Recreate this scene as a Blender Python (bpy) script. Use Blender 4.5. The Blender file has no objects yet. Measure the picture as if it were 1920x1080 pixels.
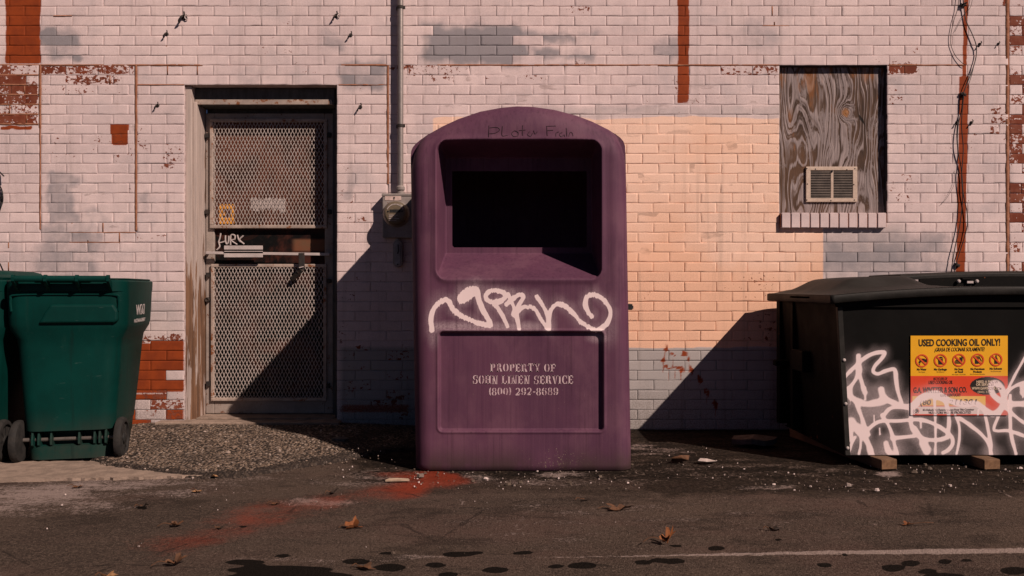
import bpy, bmesh, math, random
import numpy as np
from mathutils import Vector, Matrix

random.seed(7)
RNG = np.random.RandomState(11)
S = bpy.context.scene
COL = S.collection

# ------------------------------------------------------------------ camera, light, exposure
F = 1555.0          # focal length in pixels of the 1920 px wide photograph
H = 0.92            # eye height
D = 5.40            # distance of the brick wall
cam = bpy.data.cameras.new('camera')
cam.sensor_width = 36.0
cam.lens = F / 1920 * 36.0
cam.clip_start, cam.clip_end = 0.05, 2000
co = bpy.data.objects.new('camera', cam)
co.location = (0, 0, H)
co.rotation_euler = (math.radians(90), 0, 0)
COL.objects.link(co)
S.camera = co

SUN = Vector((1.045, -1.0, 1.14)).normalized()      # towards the sun
elev = math.asin(SUN.z)
azim = math.atan2(SUN.x, SUN.y)                      # from +Y towards +X
W = bpy.data.worlds.new('World')
S.world = W
W.use_nodes = True
wn = W.node_tree
bg = wn.nodes['Background']
sky = wn.nodes.new('ShaderNodeTexSky')
sky.sky_type = 'NISHITA'
sky.sun_disc = False
sky.sun_elevation = elev
sky.sun_rotation = azim
sky.air_density = 0.17
sky.dust_density = 0.15
sky.ozone_density = 3.0
wn.links.new(sky.outputs[0], bg.inputs[0])
bg.inputs[1].default_value = 0.05

sl = bpy.data.lights.new('sun', 'SUN')
sl.energy = 5.0
sl.angle = math.radians(0.55)
sl.color = (1.0, 0.80, 0.70)
so = bpy.data.objects.new('sun', sl)
so.rotation_euler = (-SUN).to_track_quat('-Z', 'Y').to_euler()
so.location = (6, -4, 8)
COL.objects.link(so)

S.view_settings.view_transform = 'Standard'
S.view_settings.look = 'None'
S.view_settings.gamma = 1.0
S.view_settings.exposure = 0.0

# ------------------------------------------------------------------ helpers: points
def P(px, py, Y):
    return Vector(((px - 960) * Y / F, Y, H - (py - 540) * Y / F))
def wx(px, Y=D): return (px - 960) * Y / F
def wz(py, Y=D): return H - (py - 540) * Y / F
def G(px, py):
    Y = F * H / (py - 540)
    return Vector(((px - 960) * Y / F, Y, 0))

def sstep(a, b, v):
    t = np.clip((v - a) / (b - a), 0, 1)
    return t * t * (3 - 2 * t)
def sbox(x, y, x0, x1, y0, y1, s=6.0, sy=None):
    sy = s if sy is None else sy
    return sstep(x0 - s, x0 + s, x) * (1 - sstep(x1 - s, x1 + s, x)) * sstep(y0 - sy, y0 + sy, y) * (1 - sstep(y1 - sy, y1 + sy, y))
def blob(x, y, cx, cy, rx, ry, hard=0.35):
    q = np.sqrt(((x - cx) / rx) ** 2 + ((y - cy) / ry) ** 2)
    return 1 - sstep(1 - hard, 1 + hard, q)
def vnoise(x, y, seed=0):
    """smooth value noise on numpy arrays"""
    x = np.asarray(x, float); y = np.asarray(y, float)
    xi = np.floor(x).astype(np.int64); yi = np.floor(y).astype(np.int64)
    fx = x - xi; fy = y - yi
    fx = fx * fx * (3 - 2 * fx); fy = fy * fy * (3 - 2 * fy)
    def h(a, b):
        n = (a * 374761393 + b * 668265263 + seed * 974711) & 0xffffffff
        n = ((n ^ (n >> 13)) * 1274126177) & 0xffffffff
        return ((n ^ (n >> 16)) & 0xffff) / 65535.0
    return (h(xi, yi) * (1 - fx) + h(xi + 1, yi) * fx) * (1 - fy) + (h(xi, yi + 1) * (1 - fx) + h(xi + 1, yi + 1) * fx) * fy
def fbm(x, y, seed=0, n=4):
    a, s, t = 0.5, 0, 0
    for i in range(n):
        s = s + a * vnoise(x * 2 ** i, y * 2 ** i, seed + i); t += a; a *= 0.5
    return s / t
def spline(pts, n=6):
    pts = [np.array(p, float) for p in pts]
    if len(pts) < 3: return np.array(pts)
    q = [2 * pts[0] - pts[1]] + pts + [2 * pts[-1] - pts[-2]]
    out = []
    for i in range(1, len(q) - 2):
        for k in range(n):
            t = k / n
            out.append(0.5 * ((2 * q[i]) + (-q[i - 1] + q[i + 1]) * t + (2 * q[i - 1] - 5 * q[i] + 4 * q[i + 1] - q[i + 2]) * t * t + (-q[i - 1] + 3 * q[i] - 3 * q[i + 1] + q[i + 2]) * t ** 3))
    out.append(pts[-1])
    return np.array(out)
def dist_poly(x, y, pts, cut):
    """distance of points to a polyline, inf beyond cut"""
    d = np.full(x.shape, 1e9)
    for a, b in zip(pts[:-1], pts[1:]):
        x0, x1 = min(a[0], b[0]) - cut, max(a[0], b[0]) + cut
        y0, y1 = min(a[1], b[1]) - cut, max(a[1], b[1]) + cut
        m = np.nonzero((x > x0) & (x < x1) & (y > y0) & (y < y1))[0]
        if not len(m): continue
        ab = b - a; L2 = max(ab @ ab, 1e-9)
        t = np.clip(((x[m] - a[0]) * ab[0] + (y[m] - a[1]) * ab[1]) / L2, 0, 1)
        dd = np.hypot(x[m] - a[0] - t * ab[0], y[m] - a[1] - t * ab[1])
        d[m] = np.minimum(d[m], dd)
    return d
def spray(x, y, strokes, halo=0.45, wid=2.2, soft=0.45):
    """spray-can strokes: list of (points, radius)"""
    out = np.zeros(x.shape)
    for pts, r in strokes:
        d = dist_poly(x, y, spline(pts), r * 5) / (.74 + .52 * vnoise(x / 13, y / 13, 17))
        core = 1 - np.clip((d - r * (1 - soft)) / (r * soft * 2), 0, 1)
        hal = halo * np.exp(-(d / (r * wid)) ** 2)
        out = 1 - (1 - out) * (1 - np.maximum(core, hal))
    return out

# ------------------------------------------------------------------ helpers: nodes
class NT:
    def __init__(s, name):
        s.m = bpy.data.materials.new(name); s.m.use_nodes = True
        s.n = s.m.node_tree.nodes; s.l = s.m.node_tree.links
        s.b = s.n['Principled BSDF']
        s._oc = None
    def put(s, sock, v):
        if isinstance(v, bpy.types.NodeSocket): s.l.new(v, sock)
        elif v is not None:
            if isinstance(v, (tuple, list)) and len(v) == 3 and sock.type == 'RGBA': v = (*v, 1)
            sock.default_value = v
    def oc(s):
        if s._oc is None: s._oc = s.n.new('ShaderNodeTexCoord').outputs['Object']
        return s._oc
    def mp(s, sc=(1, 1, 1), loc=(0, 0, 0), v=None):
        m = s.n.new('ShaderNodeMapping'); s.l.new(v or s.oc(), m.inputs[0])
        m.inputs['Scale'].default_value = sc; m.inputs['Location'].default_value = loc
        return m.outputs[0]
    def math(s, op, a, b=None, c=None, clamp=False):
        m = s.n.new('ShaderNodeMath'); m.operation = op; m.use_clamp = clamp
        s.put(m.inputs[0], a); s.put(m.inputs[1], b); s.put(m.inputs[2], c)
        return m.outputs[0]
    def mix(s, f, a, b, mode='MIX'):
        m = s.n.new('ShaderNodeMix'); m.data_type = 'RGBA'; m.blend_type = mode
        s.put(m.inputs[0], f); s.put(m.inputs[6], a); s.put(m.inputs[7], b)
        return m.outputs[2]
    def noise(s, v=None, scale=5, det=4, rough=.55, dist=0, col=False):
        m = s.n.new('ShaderNodeTexNoise'); s.l.new(v or s.oc(), m.inputs['Vector'])
        m.inputs['Scale'].default_value = scale; m.inputs['Detail'].default_value = det
        m.inputs['Roughness'].default_value = rough; m.inputs['Distortion'].default_value = dist
        return m.outputs['Color' if col else 'Fac']
    def voro(s, v=None, scale=5, feat='F1', out='Distance', rnd=1):
        m = s.n.new('ShaderNodeTexVoronoi'); m.feature = feat; s.l.new(v or s.oc(), m.inputs['Vector'])
        m.inputs['Scale'].default_value = scale; m.inputs['Randomness'].default_value = rnd
        return m.outputs[out]
    def mr(s, v, a, b, c=0, d=1):
        m = s.n.new('ShaderNodeMapRange'); m.interpolation_type = 'SMOOTHSTEP'
        s.put(m.inputs[0], v); s.put(m.inputs[1], a); s.put(m.inputs[2], b)
        s.put(m.inputs[3], c); s.put(m.inputs[4], d)
        return m.outputs[0]
    def attr(s, name):
        a = s.n.new('ShaderNodeAttribute'); a.attribute_name = name
        p = s.n.new('ShaderNodeSeparateColor'); s.l.new(a.outputs['Color'], p.inputs[0])
        return p.outputs[0], p.outputs[1], p.outputs[2], a.outputs['Alpha']
    def attc(s, name):
        a = s.n.new('ShaderNodeAttribute'); a.attribute_name = name
        return a.outputs['Color']
    def bump(s, h, dist=.002, st=1.0, nrm=None):
        b = s.n.new('ShaderNodeBump'); b.inputs['Distance'].default_value = dist; b.inputs['Strength'].default_value = st
        s.put(b.inputs['Height'], h)
        if nrm: s.l.new(nrm, b.inputs['Normal'])
        return b.outputs[0]
    def out(s, col, rough=.7, nrm=None, metal=0, spec=.4):
        s.put(s.b.inputs['Base Color'], col); s.put(s.b.inputs['Roughness'], rough)
        s.put(s.b.inputs['Metallic'], metal); s.put(s.b.inputs['Specular IOR Level'], spec)
        if nrm: s.l.new(nrm, s.b.inputs['Normal'])
        return s.m

def worn(name, a, b, scale=8, rough=.7, metal=0, rust=0, rustc=(.16, .05, .02), bump=.001, bscale=60, spec=.35, stretch=(1, 1, 1), lo=.35, hi=.65, speck=0):
    """general weathered surface: two tones, fine grain, optional rust"""
    t = NT(name)
    v = t.mp(stretch)
    n1 = t.noise(v, scale, 5, .6)
    c = t.mix(t.mr(n1, lo, hi), a, b)
    n2 = t.noise(v, bscale, 3, .6)
    c = t.mix(t.mr(n2, .3, .75, 0, .35), c, tuple(x * .55 for x in a))
    if rust:
        r = t.noise(t.mp((1, 1, 1), (3, 1, 7)), scale * 2.2, 6, .7)
        c = t.mix(t.mr(r, .66 - rust * .25, .72 - rust * .22), c, rustc)
    if speck:
        w = t.noise(t.mp((1, 1, 1), (9, 4, 2)), 170, 2, .5)
        c = t.mix(t.mr(w, .69, .74, 0, speck), c, (.5, .44, .4))
    return t.out(c, t.mr(n1, .3, .7, rough - .08, rough + .08), t.bump(n2, bump), metal, spec)

# ------------------------------------------------------------------ helpers: meshes
def mesh_np(name, V, quads, mats=None, tris=None, smooth=True, attrs=None, midx=None):
    V = np.asarray(V, np.float32)
    quads = np.asarray(quads, np.int32).reshape(-1, 4)
    tris = np.zeros((0, 3), np.int32) if tris is None else np.asarray(tris, np.int32).reshape(-1, 3)
    me = bpy.data.meshes.new(name)
    me.vertices.add(len(V)); me.vertices.foreach_set('co', V.ravel())
    nq, nt = len(quads), len(tris)
    me.loops.add(nq * 4 + nt * 3)
    me.loops.foreach_set('vertex_index', np.concatenate([quads.ravel(), tris.ravel()]))
    me.polygons.add(nq + nt)
    st = np.concatenate([np.arange(nq) * 4, nq * 4 + np.arange(nt) * 3]).astype(np.int32)
    me.polygons.foreach_set('loop_start', st)
    if midx is not None: me.polygons.foreach_set('material_index', np.asarray(midx, np.int32))
    me.update(calc_edges=True)
    me.polygons.foreach_set('use_smooth', np.full(nq + nt, bool(smooth)))
    for m in (mats if isinstance(mats, (list, tuple)) else [mats]):
        if m: me.materials.append(m)
    for k, a in (attrs or {}).items():
        at = me.color_attributes.new(k, 'FLOAT_COLOR', 'POINT')
        a = np.asarray(a, np.float32)
        if a.shape[1] == 3: a = np.hstack([a, np.ones((len(a), 1), np.float32)])
        at.data.foreach_set('color', a.ravel())
    return me

def put(name, me, parent=None, loc=(0, 0, 0)):
    o = bpy.data.objects.new(name, me); COL.objects.link(o)
    o.location = loc
    if parent: o.parent = parent
    return o
def tag(o, label=None, cat=None, group=None, kind=None):
    if label: o['label'] = label
    if cat: o['category'] = cat
    if group: o['group'] = group
    if kind: o['kind'] = kind
    return o
def thing(name, label, cat, loc=(0, 0, 0), rz=0, group=None):
    o = bpy.data.objects.new(name, None); COL.objects.link(o)
    o.location = loc; o.rotation_euler = (0, 0, rz); o.empty_display_size = .1
    return tag(o, label, cat, group)

def grid_quads(nr, nc, off=0):
    i = np.arange(nr - 1)[:, None] * nc + np.arange(nc - 1)[None, :]
    return (np.stack([i, i + 1, i + nc + 1, i + nc], -1).reshape(-1, 4) + off)

class MB:
    """collects simple solids, builds ONE mesh; world coordinates are moved to the parent's own"""
    def __init__(s): s.V = []; s.Fc = []
    def add(s, V, Fc):
        o = len(s.V); s.V += [tuple(v) for v in V]; s.Fc += [tuple(i + o for i in f) for f in Fc]
        return s
    def box(s, x0, x1, y0, y1, z0, z1, M=None):
        V = [Vector((x, y, z)) for x in (x0, x1) for y in (y0, y1) for z in (z0, z1)]
        if M is not None: V = [M @ v for v in V]
        return s.add(V, [(0, 1, 3, 2), (4, 6, 7, 5), (0, 4, 5, 1), (2, 3, 7, 6), (0, 2, 6, 4), (1, 5, 7, 3)])
    def bar(s, a, b, w, h, up=(0, 0, 1)):
        a, b = Vector(a), Vector(b); d = (b - a); L = d.length; d.normalize()
        u = Vector(up); r = d.cross(u)
        if r.length < 1e-4: r = d.cross(Vector((1, 0, 0)))
        r.normalize(); u = r.cross(d)
        M = Matrix((r, d, u)).transposed().to_4x4(); M.translation = a
        return s.box(-w / 2, w / 2, 0, L, -h / 2, h / 2, M)
    def tube(s, pts, r, n=8, cap=True):
        pts = [Vector(p) for p in pts]; R = r if isinstance(r, (list, tuple)) else [r] * len(pts)
        V = []; up = None
        for i, p in enumerate(pts):
            d = (pts[min(i + 1, len(pts) - 1)] - pts[max(i - 1, 0)]).normalized()
            if up is None:
                up = d.orthogonal().normalized()
            else:
                up = (up - d * up.dot(d)).normalized()
            q = d.cross(up)
            for k in range(n):
                a = 2 * math.pi * k / n
                V.append(p + (up * math.cos(a) + q * math.sin(a)) * R[i])
        Fc = []
        for i in range(len(pts) - 1):
            for k in range(n):
                Fc.append((i * n + k, i * n + (k + 1) % n, (i + 1) * n + (k + 1) % n, (i + 1) * n + k))
        if cap: Fc += [tuple(range(n))[::-1], tuple((len(pts) - 1) * n + k for k in range(n))]
        return s.add(V, Fc)
    def lathe(s, prof, org, ax=(0, 0, 1), n=32):
        """prof: list of (radius, height along axis)"""
        ax = Vector(ax).normalized(); u = ax.orthogonal().normalized(); w = ax.cross(u); org = Vector(org)
        V = [org + ax * h + (u * math.cos(2 * math.pi * k / n) + w * math.sin(2 * math.pi * k / n)) * max(r, 1e-5) for r, h in prof for k in range(n)]
        Fc = [(i * n + k, i * n + (k + 1) % n, (i + 1) * n + (k + 1) % n, (i + 1) * n + k) for i in range(len(prof) - 1) for k in range(n)]
        Fc += [tuple(range(n))[::-1], tuple((len(prof) - 1) * n + k for k in range(n))]
        return s.add(V, Fc)
    def prism(s, pts2, f0, f1):
        """outline (list of 2-tuples) carried by two functions 2D -> 3D"""
        n = len(pts2)
        V = [f0(*p) for p in pts2] + [f1(*p) for p in pts2]
        Fc = [tuple(range(n)), tuple(range(2 * n - 1, n - 1, -1))] + [(i, (i + 1) % n, n + (i + 1) % n, n + i)[::-1] for i in range(n)]
        return s.add(V, Fc)
    def build(s, name, mat, parent=None, bevel=0, seg=2, smooth=False, world=True, label=None):
        me = bpy.data.meshes.new(name)
        off = Vector(parent.location) if (parent is not None and world) else Vector((0, 0, 0))
        if parent is not None and world and parent.parent is not None and parent.parent.type == 'EMPTY':
            off = off + Vector(parent.parent.location)
        me.from_pydata([tuple(Vector(v) - off) for v in s.V], [], s.Fc)
        bm = bmesh.new(); bm.from_mesh(me)
        bmesh.ops.recalc_face_normals(bm, faces=bm.faces)
        if bevel:
            es = [e for e in bm.edges if len(e.link_faces) == 2 and e.calc_face_angle(0) > math.radians(28)]
            bmesh.ops.bevel(bm, geom=es, offset=bevel, segments=seg, profile=.5, affect='EDGES', clamp_overlap=True)
        if smooth:
            for f in bm.faces: f.smooth = True
            for e in bm.edges:
                if len(e.link_faces) == 2 and e.calc_face_angle(0) > math.radians(40): e.smooth = False
        bm.to_mesh(me); bm.free()
        if mat: me.materials.append(mat)
        o = put(name, me, parent)
        if label: o['label'] = label
        return o

def off_of(parent):
    v = Vector((0, 0, 0))
    while parent is not None:
        v += Vector(parent.location); parent = parent.parent
    return v

_txt_cache = {}
def text_verts(body, height, bold=0.0, sx=1.0, shear=0.0, space=1.0):
    """letters from the built-in font as 2D vertices and faces, centred on x, baseline at 0, cap height = height"""
    c = bpy.data.curves.new('lettering', 'FONT'); c.body = body; c.size = 1.0; c.align_x = 'CENTER'
    c.offset = bold; c.space_character = space; c.resolution_u = 3; c.fill_mode = 'FRONT'
    o = bpy.data.objects.new('lettering', c); COL.objects.link(o)
    dg = bpy.context.evaluated_depsgraph_get()
    me = bpy.data.meshes.new_from_object(o.evaluated_get(dg))
    V = np.array([v.co[:2] for v in me.vertices], float).reshape(-1, 2); Fc = [tuple(p.vertices) for p in me.polygons]
    bpy.data.objects.remove(o); bpy.data.curves.remove(c); bpy.data.meshes.remove(me)
    k = height / 0.70
    V *= k; V[:, 0] *= sx; V[:, 0] += V[:, 1] * shear
    return V, Fc

# ------------------------------------------------------------------ materials
def mat_wall(mortar=False):
    t = NT('painted_mortar' if mortar else 'painted_brick')
    red, grey, cream, peel = t.attr('mask')
    r1, r2, dirt_shade, lav = t.attr('aux')
    zs_ = t.n.new('ShaderNodeSeparateXYZ'); t.l.new(t.oc(), zs_.inputs[0]); zz = zs_.outputs[2]
    big = t.noise(None, 1.3, 4, .6); med = t.noise(None, 14, 5, .6); fin = t.noise(None, 120, 3, .6)
    # paint
    c = t.mix(t.mr(big, .35, .65), (.79, .635, .605), (.67, .54, .525))
    c = t.mix(t.math('MULTIPLY', r1, .35), c, (.63, .50, .49))
    c = t.mix(t.mr(med, .35, .7, 0, .35), c, (.52, .42, .41))
    pat = t.noise(t.mp((1, 1, 1.3), (5, 2, 8)), 2.6, 5, .62)
    c = t.mix(t.mr(pat, .50, .72, 0, .5), c, (.46, .405, .41))
    c = t.mix(lav, c, (.345, .33, .318))
    # soft grey and cream oversprays
    e = t.math('ADD', grey, t.math('MULTIPLY', t.math('SUBTRACT', med, .5), .5))
    c = t.mix(t.math('MULTIPLY', t.mr(e, .1, .95), .92), c, (.25, .236, .252))
    c = t.mix(t.mr(cream, .25, .75), c, t.mix(t.mr(t.math('ADD', big, t.mr(zz, .75, 1.5, .22, -.12)), .35, .65), (.88, .605, .465), (.83, .505, .345)))
    # drips and streaks of dirt; the low wall also gets painted shade
    st = t.noise(t.mp((26, 26, 1.2)), 1.0, 4, .6)
    c = t.mix(t.math('MULTIPLY', t.mr(st, .52, .75), t.math('MULTIPLY_ADD', dirt_shade, .6, .10)), c, (.15, .12, .10))
    c = t.mix(t.math('MULTIPLY', dirt_shade, t.mr(fin, .4, .62, .15, .75)), c, (.13, .105, .085))
    # red spray
    rn = t.math('ADD', red, t.math('MULTIPLY', t.math('SUBTRACT', fin, .5), .35))
    redc = t.mix(t.mr(med, .3, .7), (.27, .047, .008), (.20, .034, .007))
    c = t.mix(t.mr(rn, .3, .72), c, redc)
    # flaked paint shows the brick
    bc = t.mix(r2, (.22, .046, .017), (.135, .028, .012))
    bc = t.mix(t.mr(med, .35, .7, 0, .6), bc, (.24, .085, .05))
    fl = t.noise(t.mp((1, 1, 1.15), (4, 2, 9)), 46, 5, .62, .3)
    fl2 = t.noise(t.mp((1, 1, 1), (1, 8, 3)), 9, 3, .5)
    fn = t.math('ADD', t.math('MULTIPLY', fl, .72), t.math('MULTIPLY', fl2, .28))
    th = t.math('SUBTRACT', .745, t.math('MULTIPLY', peel, .42))
    pm = t.mr(t.math('SUBTRACT', fn, th), -.006, .012)
    c = t.mix(pm, c, bc)
    h = t.math('ADD', t.math('MULTIPLY', fin, .45), t.math('MULTIPLY', med, .6))
    h = t.math('SUBTRACT', h, t.math('MULTIPLY', pm, .5))
    if mortar: c = t.mix(t.mr(t.noise(t.mp((3, 3, 9)), 3, 3, .6), .4, .65, .0, .35), c, (.12, .07, .05))
    return t.out(c, .82, t.bump(h, .0016, .8), 0, .25)

M = {}
M['brick'] = mat_wall(); M['mortar'] = mat_wall(True)
M['seam'] = worn('brown_mortar', (.34, .15, .085), (.24, .095, .05), 20, .9, bump=.002)

M['reveal'] = worn('dark_reveal', (.045, .045, .048), (.07, .065, .064), 12, .85)  # even dark tone for the window reveals
# ------------------------------------------------------------------ THE BUILDING: brick wall
cH, L, Z0 = .0641, .2046, 2.371
bld = thing('brick_building', 'white painted brick building with a meshed door and a boarded window, behind the bins', 'building')
DX0, DX1, DTOP = -2.135, -1.139, Z0 - 2 * cH
WX0, WX1, WTOP, WBOT = wx(1461), wx(1664), Z0, Z0 - 16 * cH
XMIN, XMAX = -6.2, 6.2
SEAM_R = wx(1891)
REG = [  # x0, x1, first row, last row, bond offset
    (-9, wx(75), -6, -1, .11), (wx(75), wx(255), -17, -1, .062), (wx(727), WX0, -13, -1, .031), (SEAM_R, 9, -40, 40, .15),
    (wx(255), wx(727), -17, -1, .0),
]
def masks(X, Z, br1, br2):
    px = 960 + X * F / D; py = 540 - (Z - H) * F / D
    wob = (fbm(px / 22, py / 22, 5) - .5); wlo = fbm(px / 75, py / 75, 61, 2) - .5; wlo2 = fbm(px / 75, py / 75, 67, 2) - .5
    red = sbox(px + wob * 5, py, 10, 76, -400, 119, 3.2, 1.5)
    red = np.maximum(red, sbox(px + wob * 3, py, 1270.5, 1292, -400, 193, 1.6, 1.5))
    xr = 1812 - py * .02
    w = np.where(py < 112, 4.0, np.where(py < 143, 1.5 + 4 * vnoise(px / 9, py / 6), 8.5))
    red = np.maximum(red, (1 - sstep(w - 1.2, w + 1.6, np.abs(px - xr + 1))) * sbox(px, py, 1700, 1900, -400, 516, 2))
    taper = np.clip((py - 234) / 38, 0, 1) * 4
    red = np.maximum(red, (np.abs(px - 224.5) < 18 - taper) * ((py > 233) & (py < 272.5)) * 1.0)
    red = np.maximum(red, .9 * sbox(px + wob * 12, py + wob * 6, 0, 62, 236, 243, 3, 1.5))
    wob2 = fbm(px / 5, py / 8, 15) - .5
    for cx, cy, rx, ry in ((1248, 652, 5, 9), (1244, 676, 5, 10), (1262, 664, 9, 3), (1283, 664, 9, 5), (1292, 674, 4, 6), (1254, 690, 6, 4), (1278, 694, 7, 8), (1297, 694, 4, 7), (1266, 689, 7, 3), (1312, 712, 4, 9), (1325, 735, 4, 8), (1342, 760, 5, 9)):
        red = np.maximum(red, .8 * blob(px + wob2 * 14, py + wob2 * 16, cx, cy, rx, ry, .7))
        red = np.maximum(red, .6 * blob(px, py, cx - 1, cy + 14, 1.6, 13, .7))
    # lower left: bare red brickwork below the paint
    red = np.maximum(red, .95 * sbox(px, py + (br1 - .5) * 10, 150, 345, 640, 737, 4, 3) * (br2 > .12))
    red = np.maximum(red, .8 * sbox(px, py, 150, 345, 738, 806, 5, 4) * (br2 > .72))
    red = np.maximum(red, .6 * sbox(px + wob * 20, py, 638, 770, 757, 775, 8, 4))
    grey = np.zeros_like(px)
    def gpatch(x0, x1, y0, y1, s, k, per=.5):
        return k * sbox(px + wob * 24 + wlo * 46, py + wob * 24 + wlo2 * 40, x0, x1, y0, y1, s) * np.clip(1 - per + per * 2 * br1, 0, 1.2)
    for a in ((80, 152, 326, 425, 9, .62, .15), (60, 182, 415, 530, 18, .58, .35), (160, 200, 400, 440, 10, .4, .3),
              (775, 985, 42, 114, 22, 1.15, .75), (940, 1130, 58, 78, 16, .8, .6), (1000, 1120, 88, 118, 14, .8, .6), (78, 140, 45, 110, 12, .95, .6), (1440, 1700, 440, 520, 30, .7, .4), (1080, 1260, 200, 216, 10, .35, .4),
              (600, 640, 45, 90, 16, .6, .3), (640, 730, 112, 166, 16, .8, .5), (1560, 1790, 430, 540, 30, .6, .5),
              (1220, 1280, 80, 112, 12, .5, .8), (255, 290, 350, 390, 10, .4, .3), (1660, 1700, 138, 170, 10, .5, .6), (1380, 1450, 30, 100, 22, .35, .9), (300, 420, 195, 240, 16, .25, .5),
              (420, 520, 125, 160, 16, .3, .8), (646, 664, 330, 392, 4, .4, 0), (650, 662, 268, 300, 4, .2, 0), (1520, 1640, 425, 470, 16, .5, .6)):
        grey = np.maximum(grey, gpatch(*a))
    lav = .30 * sbox(px, py + wob * 14, 1000, 1470, 202, 219, 6, 5)
    lav = np.maximum(lav, .85 * sbox(px, py, 640, 1480, 651, 830, 6, 2.5))
    lav = np.maximum(lav, .35 * sbox(px, py, 1545, 1700, 420, 640, 4, 20))
    lav = np.maximum(lav, .30 * sbox(px, py, -900, 345, 560, 900, 30, 40))
    cream = (.84 + .32 * fbm(px / 40, py / 40, 71)).clip(0, 1) * sbox(px, py + wob * 6 + wlo * 8, 812, 1461, 221, 650.5, 3, 2.5)
    cream = np.maximum(cream, sbox(px + wob * 3, py, 1440, 1543, 400, 650.5, 2.5))
    peel = .07 + .06 * (br1 > .8) + .22 * sstep(.60, .78, fbm(px / 130, py / 90, 91, 3))
    def pk(x0, x1, y0, y1, k, s=3, per=.5):
        return k * sbox(px, py, x0, x1, y0, y1, s) * np.clip(1 - per + per * 2 * br2, 0, 1.25)
    for a in ((-400, 72, 122, 235, .62, 2, .55), (75, 252, 122, 140, .66, 2, .3), (120, 230, 140, 161, .48, 5, .5), (75, 252, 162, 196, .33, 8, .8),
              (165, 250, 230, 312, .38, 12, .8), (80, 150, 250, 300, .3, 10, .7), (300, 345, 230, 320, .33, 8, .9), (252, 275, 240, 268, .35, 3, .6), (755, 1110, 112, 155, .36, 8, .7), (724, 772, 112, 132, .5, 6, .4), (775, 960, 120, 146, .40, 8, .3),
              (1290, 1460, 119, 150, .46, 6, .6), (1666, 1722, 119, 138, .72, 2, .2), (1666, 1694, 160, 232, .46, 3, .9), (1855, 1892, 200, 262, .45, 4, .8),
              (1878, 1894, -10, 20, .62, 3, .3), (1893, 2900, -500, 900, .66, 1, .9), (1060, 1110, 5, 25, .42, 8, .3), (640, 775, 640, 800, .40, 10, .9),
              (265, 345, 730, 806, .52, 4, .8), (265, 345, 625, 645, .5, 4, .6), (720, 780, 160, 250, .26, 10, .6), (640, 690, 405, 420, .4, 5, .4), (-900, -10, 122, 700, .4, 2, .9)):
        peel = np.maximum(peel, pk(*a))
    dirt_shade = .85 * sstep(670, 810, py + wob * 60)  + .25 * sbox(px, py, 1170, 1300, 500, 620, 20)  # splash dirt plus painted shade, deepening towards the ground
    dirt_shade = np.maximum(dirt_shade, .16 + .22 * (fbm(px / 90, py / 60, 3) - .45))
    return np.stack([red, grey, cream, peel], -1), dirt_shade.clip(0, 1), lav

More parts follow.
